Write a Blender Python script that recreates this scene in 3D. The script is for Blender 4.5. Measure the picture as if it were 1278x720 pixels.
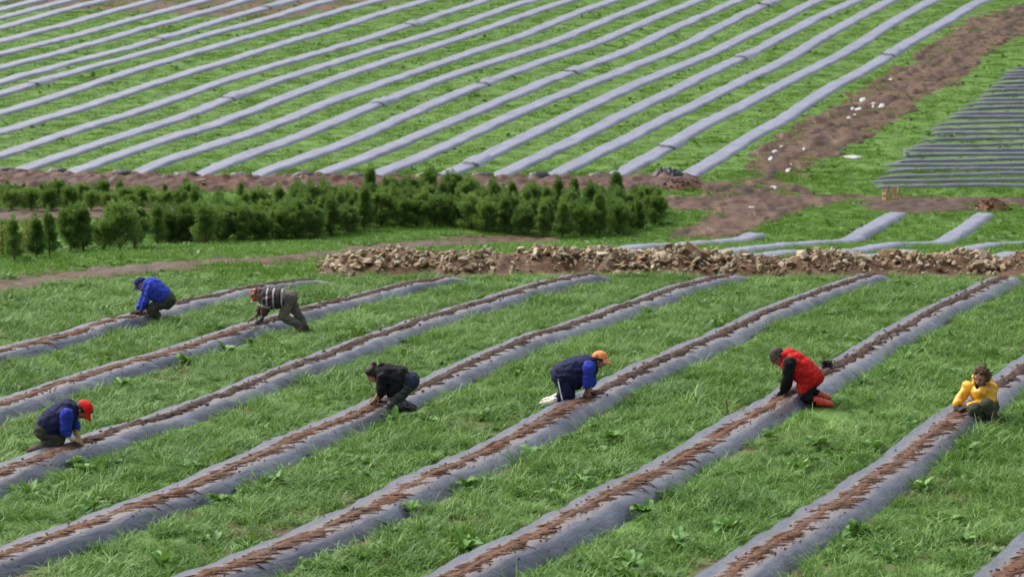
import bpy, bmesh, math, random
import numpy as np
from mathutils import Vector, Matrix, noise as mnoise

random.seed(7)
RNG = np.random.default_rng(7)
scene = bpy.context.scene
for o in list(bpy.data.objects):
    bpy.data.objects.remove(o)
C = scene.collection

# ------------------------------------------------------------------ camera, sky, sun, exposure
FPX, W0, H0 = 3000.0, 1278.0, 720.0
CAMZ = 5.7
PITCH = math.atan(350 / FPX)
cam_d = bpy.data.cameras.new('camera')
cam = bpy.data.objects.new('camera', cam_d)
C.objects.link(cam)
cam.location = (0, 0, CAMZ)
cam.rotation_euler = (math.pi / 2 - PITCH, 0, 0)
cam_d.sensor_width = 36
cam_d.lens = FPX / W0 * 36
cam_d.clip_start = 0.5
cam_d.clip_end = 6000
cam_d.dof.use_dof = True
cam_d.dof.focus_distance = 33
cam_d.dof.aperture_fstop = 2.3
scene.camera = cam

SUN_EL, SUN_AZ = math.radians(52), math.radians(-60)     # azimuth measured from +Y towards +X: light comes from the left
world = bpy.data.worlds.new('World')
scene.world = world
world.use_nodes = True
wn = world.node_tree
bg = wn.nodes['Background']
sky = wn.nodes.new('ShaderNodeTexSky')
sky.sky_type = 'NISHITA'
sky.sun_disc = False
sky.sun_elevation = SUN_EL
sky.sun_rotation = SUN_AZ
sky.air_density = 1.0
sky.dust_density = 6.0
sky.ozone_density = 1.0
hsv = wn.nodes.new('ShaderNodeHueSaturation')      # cloud cover greys the blue of the sky
hsv.inputs['Saturation'].default_value = .5
wn.links.new(sky.outputs[0], hsv.inputs['Color'])
wn.links.new(hsv.outputs[0], bg.inputs[0])
bg.inputs[1].default_value = 0.15
sl = bpy.data.lights.new('sun', 'SUN')
sl.energy = 1.15
sl.angle = math.radians(32)
sl.color = (1.0, 0.955, 0.88)
sun = bpy.data.objects.new('sun', sl)
C.objects.link(sun)
sd = Vector((math.sin(SUN_AZ) * math.cos(SUN_EL), math.cos(SUN_AZ) * math.cos(SUN_EL), math.sin(SUN_EL)))
sun.rotation_euler = sd.to_track_quat('Z', 'Y').to_euler()
scene.view_settings.view_transform = 'Standard'
scene.view_settings.look = 'None'
scene.view_settings.exposure = 0.76
scene.view_settings.gamma = 1.0
scene.view_settings.use_curve_mapping = False
scene.render.engine = 'CYCLES'
scene.cycles.max_bounces = 6
scene.cycles.transparent_max_bounces = 6

# ------------------------------------------------------------------ terrain
_d = np.arange(-60, 1500, 0.25)
_k = np.interp(_d, [-60, 53, 55.2, 60, 66, 68, 74, 78.4, 82], [0, 0, -.03, -.33, -.80, -.92, -.66, -.45, 0.0])
_k = np.where(_d > 82, 0.143 * (np.minimum(_d, 260) - 82) + 0.05 * np.maximum(_d - 260, 0), _k)
_w = np.hanning(9); _w /= _w.sum()
_k = np.convolve(np.pad(_k, 4, mode='edge'), _w, mode='valid')

def T(x, y):
    x = np.asarray(x, float); y = np.asarray(y, float)
    z = np.interp(y, _d, _k)
    a = .035 * np.sin(x * .55 + 1.3 * np.sin(y * .21)) * np.cos(y * .31 + .6) + .025 * np.sin(x * .23 + y * .47 + 2)
    hill = np.clip((y - 84) / 15, 0, 1)
    a = a * (1 - .6 * hill) + hill * (.04 * np.sin(y * .27 + x * .05) + .06 * np.sin(x * .19 + 1 + y * .08))
    return z + a

CT, ST = math.cos(PITCH), math.sin(PITCH)
def ray(px, py):
    u, v = (px - W0 / 2) / FPX, (H0 / 2 - py) / FPX
    d = np.array([u, CT + v * ST, -ST + v * CT])
    return d / d[1]
def at(px, py, D):                       # the point seen at px,py at forward distance D
    d = ray(px, py)
    return Vector((d[0] * D, D, CAMZ + d[2] * D))
_ys = np.arange(16, 320, .2)
def ground(px, py, dz=0.0):              # where the line of sight first meets the terrain raised by dz
    d = ray(px, py)
    f = CAMZ + d[2] * _ys - (T(d[0] * _ys, _ys) + dz)
    i = np.argmax(f < 0)
    if f[i] >= 0: i = len(_ys) - 1
    if i == 0: D = _ys[0]
    else:
        D = _ys[i - 1] + .2 * f[i - 1] / (f[i - 1] - f[i])
    return Vector((d[0] * D, D, CAMZ + d[2] * D))

# ------------------------------------------------------------------ helpers
def tag(o, label=None, cat=None, group=None, kind=None):
    if label: o['label'] = label
    if cat: o['category'] = cat
    if group: o['group'] = group
    if kind: o['kind'] = kind
    return o
def link(name, me, mat=None, parent=None, loc=None, smooth=False):
    o = bpy.data.objects.new(name, me)
    C.objects.link(o)
    if mat is not None:
        me.materials.clear(); me.materials.append(mat)
    if parent is not None: o.parent = parent
    if loc is not None: o.location = loc
    if smooth: me.polygons.foreach_set('use_smooth', [True] * len(me.polygons))
    return o
def empty(name, loc=(0, 0, 0), rz=0):
    o = bpy.data.objects.new(name, None)
    C.objects.link(o); o.location = loc; o.rotation_euler = (0, 0, rz); o.empty_display_size = .1
    return o
def mesh(name, v, f):
    me = bpy.data.meshes.new(name)
    me.from_pydata([tuple(p) for p in v], [], [tuple(int(i) for i in q) for q in f])
    me.update()
    return me
def fractal(x, y, s, seed=0., octv=4):
    return np.array([mnoise.fractal((a * s + seed, b * s - seed, seed), 1.0, 2.0, octv) for a, b in zip(np.ravel(x), np.ravel(y))]).reshape(np.shape(x))
ORD = ['first', 'second', 'third', 'fourth', 'fifth', 'sixth', 'seventh', 'eighth', 'ninth', 'tenth', 'eleventh', 'twelfth', 'thirteenth',
       'fourteenth', 'fifteenth', 'sixteenth', 'seventeenth', 'eighteenth', 'nineteenth', 'twentieth', 'twenty-first', 'twenty-second',
       'twenty-third', 'twenty-fourth', 'twenty-fifth', 'twenty-sixth', 'twenty-seventh', 'twenty-eighth', 'twenty-ninth', 'thirtieth']

# ------------------------------------------------------------------ materials
class NT:
    def __init__(s, name):
        s.m = bpy.data.materials.new(name); s.m.use_nodes = True
        s.t = s.m.node_tree; s.b = s.t.nodes['Principled BSDF']; s.out = s.t.nodes['Material Output']
    def n(s, kind, **kw):
        nd = s.t.nodes.new('ShaderNode' + kind)
        for k, v in kw.items():
            if k.startswith('_'): setattr(nd, k[1:], v)
            else: nd.inputs[k.replace('__', ' ')].default_value = v
        return nd
    def l(s, a, b): s.t.links.new(a, b)
    def coord(s, which='Object'):
        return s.n('TexCoord').outputs[which]
    def noise(s, scale, detail=4, rough=.55, vec=None, dist=0.):
        nd = s.n('TexNoise', Scale=scale, Detail=detail, Roughness=rough, Distortion=dist)
        if vec is None: vec = s.n('NewGeometry').outputs['Position']
        s.l(vec, nd.inputs['Vector'])
        return nd.outputs['Fac']
    def ramp(s, fac, stops, interp='LINEAR'):
        nd = s.n('ValToRGB'); cr = nd.color_ramp; cr.interpolation = interp
        while len(cr.elements) < len(stops): cr.elements.new(.5)
        for e, (p, c) in zip(cr.elements, stops):
            e.position = p
            e.color = (c, c, c, 1) if isinstance(c, (int, float)) else tuple(c) + (1,)
        s.l(fac, nd.inputs[0])
        return nd.outputs[0]
    def mix(s, fac, a, b, mode='MIX'):
        nd = s.n('Mix', _data_type='RGBA', _blend_type=mode)
        if isinstance(fac, (int, float)): nd.inputs[0].default_value = fac
        else: s.l(fac, nd.inputs[0])
        for i, c in ((6, a), (7, b)):
            if isinstance(c, tuple): nd.inputs[i].default_value = c + (1,)
            else: s.l(c, nd.inputs[i])
        return nd.outputs[2]
    def math(s, op, a, b=None):
        nd = s.n('Math', _operation=op)
        for i, c in ((0, a), (1, b)):
            if c is None: continue
            if isinstance(c, (int, float)): nd.inputs[i].default_value = c
            else: s.l(c, nd.inputs[i])
        return nd.outputs[0]
    def bump(s, h, strength=.5, dist=.02):
        nd = s.n('Bump', Strength=strength, Distance=dist)
        s.l(h, nd.inputs['Height']); s.l(nd.outputs[0], s.b.inputs['Normal'])
    def attr(s, name, typ='GEOMETRY'):
        return s.n('Attribute', _attribute_name=name, _attribute_type=typ)
    def col(s, c): s.l(c, s.b.inputs['Base Color'])
    def rough(s, r):
        if isinstance(r, (int, float)): s.b.inputs['Roughness'].default_value = r
        else: s.l(r, s.b.inputs['Roughness'])

def soil_mat(name, dark, mid, light, scale=6., bump=.6):
    k = NT(name)
    n1 = k.noise(scale, 6, .7); n2 = k.noise(scale * .13, 3)
    c = k.ramp(n1, [(.36, dark), (.5, mid), (.66, light)])
    c = k.mix(k.ramp(n2, [(.4, 0.), (.62, .55)]), c, tuple(x * .62 for x in mid))
    k.col(c); k.rough(k.ramp(n2, [(.3, .92), (.7, .62)]))
    k.bump(k.noise(scale * 3, 6, .7), bump, .03)
    return k.m
M = {}
M['soil'] = soil_mat('red_brown_soil', (.04, .016, .006), (.115, .048, .019), (.20, .095, .044), 11)
M['soil_moist'] = soil_mat('dark_moist_soil', (.02, .009, .005), (.058, .026, .014), (.11, .052, .028), 14)
M['bank'] = soil_mat('red_bank_soil', (.028, .010, .005), (.066, .024, .012), (.13, .058, .03), 3.2)
M['mud'] = soil_mat('churned_mud', (.028, .013, .007), (.078, .040, .022), (.14, .085, .052), 2.6, .9)
k = NT('rutted_mud')      # wheel ruts and wet streaks run up the slope
mp = k.n('Mapping'); mp.inputs['Rotation'].default_value = (0, 0, math.radians(23.3)); mp.inputs['Scale'].default_value = (2.4, .32, 1); k.l(k.n('NewGeometry').outputs['Position'], mp.inputs[0])
n1 = k.noise(1., 6, .65, mp.outputs[0], .6); n2 = k.noise(2.2, 6, .7)
c = k.ramp(n1, [(.34, (.014, .006, .003)), (.46, (.045, .019, .009)), (.58, (.09, .043, .02)), (.72, (.17, .115, .078))])
c = k.mix(k.ramp(n2, [(.5, 0.), (.7, .6)]), c, (.11, .052, .025))
k.col(c); k.rough(k.ramp(n1, [(.3, .9), (.62, .75), (.75, .35)])); k.bump(k.math('ADD', n1, k.noise(7., 5, .7)), .9, .06)
M['ruts'] = k.m
M['ochre'] = soil_mat('ochre_rubble_soil', (.04, .018, .008), (.11, .052, .022), (.21, .12, .056), 7)

k = NT('field_ground')
n1 = k.noise(1.6, 6); n2 = k.noise(.22, 4); n3 = k.noise(9, 5, .7)
g = k.ramp(n1, [(.3, (.04, .09, .011)), (.5, (.072, .16, .015)), (.7, (.105, .205, .022))])
g = k.mix(k.ramp(n3, [(.5, 0.), (.75, .25)]), g, (.06, .06, .02))
so = k.ramp(n3, [(.3, (.04, .02, .013)), (.55, (.11, .055, .033)), (.75, (.17, .09, .055))])
a = k.attr('soil').outputs['Fac']
f = k.ramp(k.math('ADD', a, k.math('MULTIPLY', k.math('SUBTRACT', n1, .5), 1.2)), [(.42, 0.), (.58, 1.)])
k.col(k.mix(f, g, so)); k.rough(.9); k.bump(n3, .6, .05)
M['ground'] = k.m

def film_mat(name, base, dirt):
    k = NT(name)
    uv = k.coord('UV')
    sep = k.n('SeparateXYZ'); k.l(uv, sep.inputs[0])
    n1 = k.noise(1.3, 5); n2 = k.noise(7., 5, .6); n4 = k.noise(28., 4, .65)
    c = k.ramp(n1, [(.3, tuple(x * .82 for x in base)), (.7, tuple(x * 1.15 for x in base))])
    if dirt: c = k.mix(k.ramp(n4, [(.58, 0.), (.75, .3)]), c, tuple(x * .6 for x in base))
    if dirt:
        # dust rubbed over the film on both sides of the planting slits
        v = k.math('ABSOLUTE', k.math('SUBTRACT', sep.outputs[1], .07))
        e = k.math('ADD', v, k.math('MULTIPLY', k.math('SUBTRACT', n2, .5), .22))
        d = k.ramp(e, [(.05, .9), (.14, .55), (.24, .0)])
        c = k.mix(d, c, (.17, .125, .105))
        sp = k.ramp(k.noise(45., 3, .7), [(.66, 0.), (.72, .8)])
        c = k.mix(sp, c, (.075, .045, .035))
    k.col(c)
    k.rough(k.ramp(n2, [(.3, .22), (.7, .4)]) if dirt else k.ramp(n2, [(.3, .40), (.7, .52)]))
    # creases pulled along the bed
    mp = k.n('Mapping'); mp.inputs['Scale'].default_value = (3.5, 16, 1); k.l(uv, mp.inputs[0])
    k.bump(k.math('ADD', k.noise(1., 4, .5, mp.outputs[0]), k.math('MULTIPLY', k.noise(3.5, 2, .4), .5)), .45 if dirt else .15, .035)
    return k.m
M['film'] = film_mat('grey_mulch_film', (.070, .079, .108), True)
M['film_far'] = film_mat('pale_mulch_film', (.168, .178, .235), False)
M['film_dark'] = film_mat('dark_mulch_film', (.075, .082, .11), False)
k = NT('black_film'); k.col(k.ramp(k.noise(6), [(.3, (.012, .013, .017)), (.7, (.04, .043, .055))])); k.rough(.4); k.bump(k.noise(14), .8, .04)
M['film_black'] = k.m

def leaf_mat(name, a, b, c, rough=.5, trans=.3, gen=None):
    """blades and leaves: three greens picked by the plant's own tint and a patchiness of the field"""
    k = NT(name)
    t = k.attr('tint', 'INSTANCER').outputs['Fac']
    r = k.n('ObjectInfo').outputs['Random']
    big = k.noise(.35, 3)
    isl = k.n('NewGeometry').outputs['Random Per Island']
    s = k.math('ADD', k.math('ADD', k.math('MULTIPLY', t, .4), k.math('MULTIPLY', isl, .35)), k.math('MULTIPLY', big, .25)) if gen is None else k.math('ADD', k.math('MULTIPLY', r, .4), k.math('MULTIPLY', k.noise(gen, 3), .6))
    col = k.ramp(s, [(.2, a), (.5, b), (.8, c)])
    k.col(col); k.rough(rough); k.b.inputs['Specular IOR Level'].default_value = .35
    tr = k.n('BsdfTranslucent'); k.l(k.mix(.5, col, (.16, .26, .03)), tr.inputs[0])
    mx = k.n('MixShader'); mx.inputs[0].default_value = trans
    k.l(k.b.outputs[0], mx.inputs[1]); k.l(tr.outputs[0], mx.inputs[2]); k.l(mx.outputs[0], k.out.inputs[0])
    return k.m
M['grass'] = leaf_mat('meadow_grass_blades', (.045, .122, .013), (.112, .245, .034), (.25, .40, .115))
M['grass_far'] = leaf_mat('short_hill_grass', (.074, .185, .010), (.096, .225, .013), (.13, .27, .022))
M['grass_mid'] = leaf_mat('verge_grass', (.06, .17, .014), (.115, .25, .026), (.18, .33, .05))
M['weed'] = leaf_mat('broad_weed_leaf', (.05, .145, .02), (.09, .21, .035), (.15, .28, .06), .42, .25)
M['dock'] = leaf_mat('dock_leaf', (.05, .15, .02), (.09, .23, .035), (.15, .31, .06), .5, .25, 1.4)
M['shrub'] = leaf_mat('conifer_foliage', (.065, .14, .036), (.13, .235, .058), (.225, .34, .095), .6, .4, 2.2)
M['shrub_lt'] = leaf_mat('light_shrub_foliage', (.08, .165, .035), (.14, .245, .055), (.22, .34, .09), .55, .4, 2.2)
M['yellow_weed'] = leaf_mat('yellow_stems', (.10, .12, .02), (.22, .2, .03), (.34, .28, .05), .6, .25, 3.)
def plain(name, c, rough=.8, var=.25, scale=20., bump=.3, bscale=60., spec=.3):
    k = NT(name)
    lo = tuple(x * (1 - var) for x in c); hi = tuple(min(1, x * (1 + var)) for x in c)
    k.col(k.ramp(k.noise(scale, 5, .6), [(.3, lo), (.7, hi)])); k.rough(rough)
    k.b.inputs['Specular IOR Level'].default_value = spec
    k.bump(k.noise(bscale, 4, .6), bump, .3 / bscale)
    return k.m
M['bark'] = plain('bark', (.07, .05, .035), .9)
k = NT('quarried_stone')
r = k.n('ObjectInfo').outputs['Random']
isl = k.n('NewGeometry').outputs['Random Per Island']
rr = k.math('FRACT', k.math('ADD', r, isl))
c = k.ramp(rr, [(0., (.29, .23, .135)), (.25, (.39, .31, .185)), (.45, (.18, .11, .05)), (.62, (.52, .46, .34)), (.8, (.26, .235, .175)), (1., (.26, .155, .07))])
c = k.mix(k.ramp(k.noise(7, 5, .65), [(.42, 0.), (.66, .65)]), c, (.15, .085, .04))
k.col(c); k.rough(.88); k.bump(k.noise(22, 6, .65), .7, .03)
M['stone'] = k.m
M['wood'] = plain('pale_wood', (.42, .31, .17), .75, .35, 9.)
M['stick'] = plain('grey_brown_stick', (.14, .10, .07), .8)
M['white_plastic_and_glint'] = plain('white_plastic_and_glint', (.42, .42, .41), .35, .3)  # bucket plastic, and the white that paints wet glints on the mud
k = NT('puddle_water'); k.b.inputs['Base Color'].default_value = (.16, .135, .115, 1); k.rough(.06); k.b.inputs['IOR'].default_value = 1.33
k.b.inputs['Specular IOR Level'].default_value = .9
k.bump(k.noise(3.), .05, .01)
M['puddle'] = k.m

# ------------------------------------------------------------------ polygons of bare earth, traced on the terrain
def gpoly(pts): return np.array([ground(*p)[:2] for p in pts])
def sdist(poly, x, y):                  # signed distance, positive inside
    x = np.asarray(x, float); y = np.asarray(y, float)
    d2 = np.full(x.shape, 1e18); ins = np.zeros(x.shape, bool)
    n = len(poly)
    for i in range(n):
        ax, ay = poly[i]; bx, by = poly[(i + 1) % n]
        ex, ey = bx - ax, by - ay
        t = np.clip(((x - ax) * ex + (y - ay) * ey) / (ex * ex + ey * ey + 1e-12), 0, 1)
        d2 = np.minimum(d2, (x - ax - t * ex) ** 2 + (y - ay - t * ey) ** 2)
        c = ((ay > y) != (by > y)) & (x < (bx - ax) * (y - ay) / (by - ay + 1e-12) + ax)
        ins ^= c
    return np.where(ins, 1, -1) * np.sqrt(d2)
P_TRACK = gpoly([(-90, 362), (0, 350), (103, 336), (206, 328), (344, 322), (430, 311), (516, 301.5), (570, 296.5), (640, 295), (700, 296), (700, 304),
                 (620, 306), (570, 310), (516, 312), (435, 320), (344, 330), (275, 331), (172, 343), (86, 356), (0, 369), (-90, 382)])
P_ROAD = gpoly([(790, 247), (880, 246), (960, 244), (1060, 245), (1160, 246), (1278, 248), (1420, 251), (1420, 262), (1278, 258), (1160, 254), (1060, 251),
                (998, 264), (955, 279), (927, 293), (890, 298), (854, 297), (842, 291), (889, 266), (850, 261), (790, 259)])
P_SLOPE = gpoly([(868, 236), (900, 228), (939, 221), (932, 206), (960, 181), (998, 153), (1045, 134), (1095, 97), (1140, 82), (1160, 58), (1200, 32), (1278, 4),
                 (1340, -18), (1340, 12), (1278, 42), (1225, 72), (1220, 84), (1202, 98), (1160, 118), (1127, 145), (1090, 168), (1040, 191), (1003, 213), (985, 228),
                 (1010, 238), (960, 246), (890, 247)])
P_BANK = gpoly([(-120, 211), (0, 213.5), (150, 217), (300, 220.5), (450, 221.5), (600, 221), (760, 221), (850, 220), (884, 226), (884, 238), (760, 239), (600, 238), (450, 238),
                (300, 238), (150, 237), (0, 237), (-120, 237)])
P_WALL = gpoly([(392, 342), (402, 322), (600, 322), (900, 322), (1278, 323), (1420, 323), (1420, 352), (1278, 350), (1000, 349), (800, 347), (600, 348), (420, 348)])
P_DARKF = gpoly([(1076, 240), (1100, 215), (1137, 182), (1160, 165), (1190, 142), (1215, 125), (1245, 97), (1272, 78), (1300, 60), (1520, 58), (1520, 242)])
P_GAP = gpoly([(-60, 264), (0, 262), (90, 260), (190, 258), (235, 258), (235, 266), (190, 270), (90, 275), (0, 277), (-60, 278)])
P_PATCH = gpoly([(1070, 252), (1120, 251), (1215, 257), (1215, 264), (1140, 267), (1085, 262)])

TXH_ = .43
def sheet(name, poly, step, hgt, relief, rs, mat, ragged=.25, ruts=0.):
    x0, y0 = poly.min(0) - .6; x1, y1 = poly.max(0) + .6
    xs = np.arange(x0, x1, step); ys = np.arange(y0, y1, step)
    X, Y = np.meshgrid(xs, ys)
    s = sdist(poly, X, Y)
    keep = s > -.6
    nz = np.zeros(X.shape); rg = np.zeros(X.shape)
    nz[keep] = fractal(X[keep], Y[keep], rs, 3.1, 5)
    rg[keep] = fractal(X[keep], Y[keep], .9, 8.7, 4)
    s = s + ragged * rg
    if ruts:
        nz[keep] += ruts / relief * np.array([mnoise.fractal(((a - TXH_ * b) * 1.9, b * .22, 4.), 1., 2., 3) for a, b in zip(X[keep], Y[keep])])
    Z = T(X, Y) + np.clip(s * .25, -.14, hgt) + relief * nz * np.clip(s * 3 + .2, 0, 1)
    idx = -np.ones(X.shape, int)
    keep = s > -.45
    idx[keep] = np.arange(keep.sum())
    q = np.stack([idx[:-1, :-1], idx[:-1, 1:], idx[1:, 1:], idx[1:, :-1]], -1).reshape(-1, 4)
    q = q[(q >= 0).all(1)]
    me = mesh(name, np.stack([X[keep], Y[keep], Z[keep]], -1), q)
    return link(name, me, mat, smooth=True)

# the ground: one sheet to the horizon
gx = np.concatenate([[-2500, -900, -400, -200, -120, -80, -60], np.arange(-48, 60, .6), [64, 80, 110, 180, 400, 900, 2500]])
gy = np.concatenate([[-400, -100, -20, 0, 8, 12, 16], np.arange(18, 135, .5), np.arange(136, 200, 4), [220, 240, 260, 300, 400, 600, 900, 1400, 3000]])
X, Y = np.meshgrid(gx, gy)
Z = T(X, Y)
nx, ny = len(gx), len(gy)
i = np.arange(nx * ny).reshape(ny, nx)
q = np.stack([i[:-1, :-1], i[:-1, 1:], i[1:, 1:], i[1:, :-1]], -1).reshape(-1, 4)
me = mesh('ground', np.stack([X, Y, Z], -1).reshape(-1, 3), q)
soil = np.zeros(X.shape)
for P, w in ((P_SLOPE, .35), (P_WALL, .5), (P_BANK, .6), (P_TRACK, .3), (P_ROAD, .3), (P_PATCH, .5), (P_GAP, .5)):
    soil = np.maximum(soil, np.clip(sdist(P, X, Y) / w + .6, 0, 1) * .9)
# worn brown ground between the upper hillside beds, at the top left
P_TOPL = gpoly([(-60, -12), (-10, 4), (60, 9), (150, 14), (215, 16), (300, 22), (350, 24), (470, 4), (640, -12)])
soil = np.maximum(soil, np.clip(sdist(P_TOPL, X, Y) / 3 + .55, 0, .62))
soil = np.where(Y < 51, np.maximum(soil, .38 + .3 * np.sin(X * 1.3 + 2 * np.sin(Y * .7)) * np.sin(Y * 1.1 + X * .4)), soil)
at_ = me.attributes.new('soil', 'FLOAT', 'POINT'); at_.data.foreach_set('value', soil.ravel())
tag(link('ground', me, M['ground'], smooth=True), kind='structure')
tag(sheet('dirt_track', P_TRACK, .09, .03, .06, 1.9, M['mud'], .7), kind='structure')
tag(sheet('mud_road', P_ROAD, .13, .03, .09, 1.5, M['ruts'], .6, .07), kind='structure')
tag(sheet('muddy_slope', P_SLOPE, .13, .03, .13, 1.3, M['ruts'], 1.3, .1), kind='structure')
tag(sheet('soil_bank', P_BANK, .09, .14, .15, 2.4, M['bank'], .5), kind='structure')
tag(sheet('bare_soil_strip', P_GAP, .12, .03, .08, 1.8, M['mud'], .6), kind='structure')
tag(sheet('dark_soil_patch', P_PATCH, .09, .06, .08, 2.1, M['soil_moist'], .5), kind='structure')

# ------------------------------------------------------------------ plastic-covered beds
BEDS = []                                # (y, x, left half width, right half width) for keeping the grass off
def resample(pts, step):
    p = np.array(pts, float)[:, :2]
    s = np.concatenate([[0], np.cumsum(np.linalg.norm(np.diff(p, axis=0), axis=1))])
    n = max(3, int(s[-1] / step) + 1)
    t = np.linspace(0, s[-1], n)
    q = np.stack([np.interp(t, s, p[:, 0]), np.interp(t, s, p[:, 1])], -1)
    for _ in range(6):
        q[1:-1] = .25 * q[:-2] + .5 * q[1:-1] + .25 * q[2:]
    return q, t
def prof(u, flat=.56):                   # height over the bed's width, u in -1..1
    a = np.clip((np.abs(u) - flat) / (1 - flat), 0, 1)
    return 1 - a ** 2 * (1.6 - .6 * a)
def bed_frame(q):
    t = np.gradient(q, axis=0); t /= np.linalg.norm(t, axis=1)[:, None]
    return t, np.stack([t[:, 1], -t[:, 0]], -1)     # right-hand normal
class Bed:
    def __init__(s, pts, wl, wr, h, step, seed, wob=.045, cap0=True, cap1=True):
        s.q, s.t = resample(pts, step); s.tg, s.nr = bed_frame(s.q)
        s.h, s.seed = h, seed
        n = len(s.q)
        f = lambda k, sc: np.array([mnoise.noise((v * sc, seed + k, 0)) for v in s.t])
        s.WL = wl * (1 + f(0, .8) * .16 + f(5, 3.1) * wob * 2); s.WR = wr * (1 + f(9, .7) * .16 + f(13, 2.7) * wob * 2)
        s.H = h * (1 + f(21, .6) * .25 + f(27, 2.3) * .12)
        e = np.ones(n)
        if cap0: e = np.minimum(e, np.clip((s.t + .02) / .55, 0, 1) ** .5)
        if cap1: e = np.minimum(e, np.clip((s.t[-1] - s.t + .02) / .55, 0, 1) ** .5)
        s.H = s.H * e; s.WL = s.WL * (.55 + .45 * e); s.WR = s.WR * (.55 + .45 * e)
    def point(s, i, w):                  # i: float index along, w: metres to the right
        i0 = int(np.clip(i, 0, len(s.q) - 2)); f = i - i0
        q = s.q[i0] * (1 - f) + s.q[i0 + 1] * f; nr = s.nr[i0]
        x, y = q + nr * w
        u = w / (s.WR[i0] if w > 0 else s.WL[i0])
        return np.array([x, y, float(T(x, y)) + s.H[i0] * float(prof(u))])
    def film(s, name, mat, parent, nu=15, i0=0, i1=None, up=0., wrinkle=.016, scale=1., tuck=.05, flat=.56):
        i1 = len(s.q) if i1 is None else i1
        us = np.linspace(-1.06, 1.06, nu)
        ii = np.arange(i0, i1)
        w = np.where(us[None] < 0, us[None] * s.WL[ii, None], us[None] * s.WR[ii, None]) * scale
        x = s.q[ii, 0, None] + s.nr[ii, 0, None] * w; y = s.q[ii, 1, None] + s.nr[ii, 1, None] * w
        z = T(x, y) + s.H[ii, None] * prof(us, flat)[None] * (1 + .0 * w) + up
        z -= tuck * np.clip((np.abs(us)[None] - .97) / .09, 0, 1)
        if wrinkle:
            wr = np.array([mnoise.fractal((a * 2.2, b * 2.2, s.seed), 1., 2., 3) for a, b in zip(x.ravel(), y.ravel())]).reshape(x.shape)
            wr2 = np.array([abs(mnoise.noise((a * 5.5, b * 5.5, s.seed + 4))) for a, b in zip(x.ravel(), y.ravel())]).reshape(x.shape)
            z += wrinkle * wr - wrinkle * 1.2 * wr2
        n = len(ii)
        k = np.arange(n * nu).reshape(n, nu)
        q = np.stack([k[:-1, :-1], k[:-1, 1:], k[1:, 1:], k[1:, :-1]], -1).reshape(-1, 4)
        me = mesh(name, np.stack([x, y, z], -1).reshape(-1, 3), q)
        uv = me.uv_layers.new(name='UVMap')
        UV = np.stack([np.broadcast_to(s.t[ii, None], w.shape), w], -1).reshape(-1, 2)
        li = np.zeros(len(me.loops), int); me.loops.foreach_get('vertex_index', li)
        uv.data.foreach_set('uv', UV[li].ravel())
        o = link(name, me, mat, parent, smooth=True)
        return o
    def mask(s, pad=0.):
        BEDS.append((s.q[:, 1].copy(), s.q[:, 0].copy(), s.WL + pad, s.WR + pad))
def extend(pts, d0, d1):
    p = [np.array(v[:2], float) for v in pts]
    if d0: u = p[0] - p[1]; p.insert(0, p[0] + u / np.linalg.norm(u) * d0)
    if d1: u = p[-1] - p[-2]; p.append(p[-1] + u / np.linalg.norm(u) * d1)
    return p
def rebase(o, loc):                      # keep a thing's origin at its base
    pass

CLOD = []
for k_ in range(4):
    bm = bmesh.new(); bmesh.ops.create_icosphere(bm, subdivisions=1, radius=1)
    for v in bm.verts:
        v.co *= .7 + .6 * random.random(); v.co.z *= .6
    CLOD.append((np.array([v.co[:] for v in bm.verts]), [[v.index for v in f.verts] for f in bm.faces])); bm.free()

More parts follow.
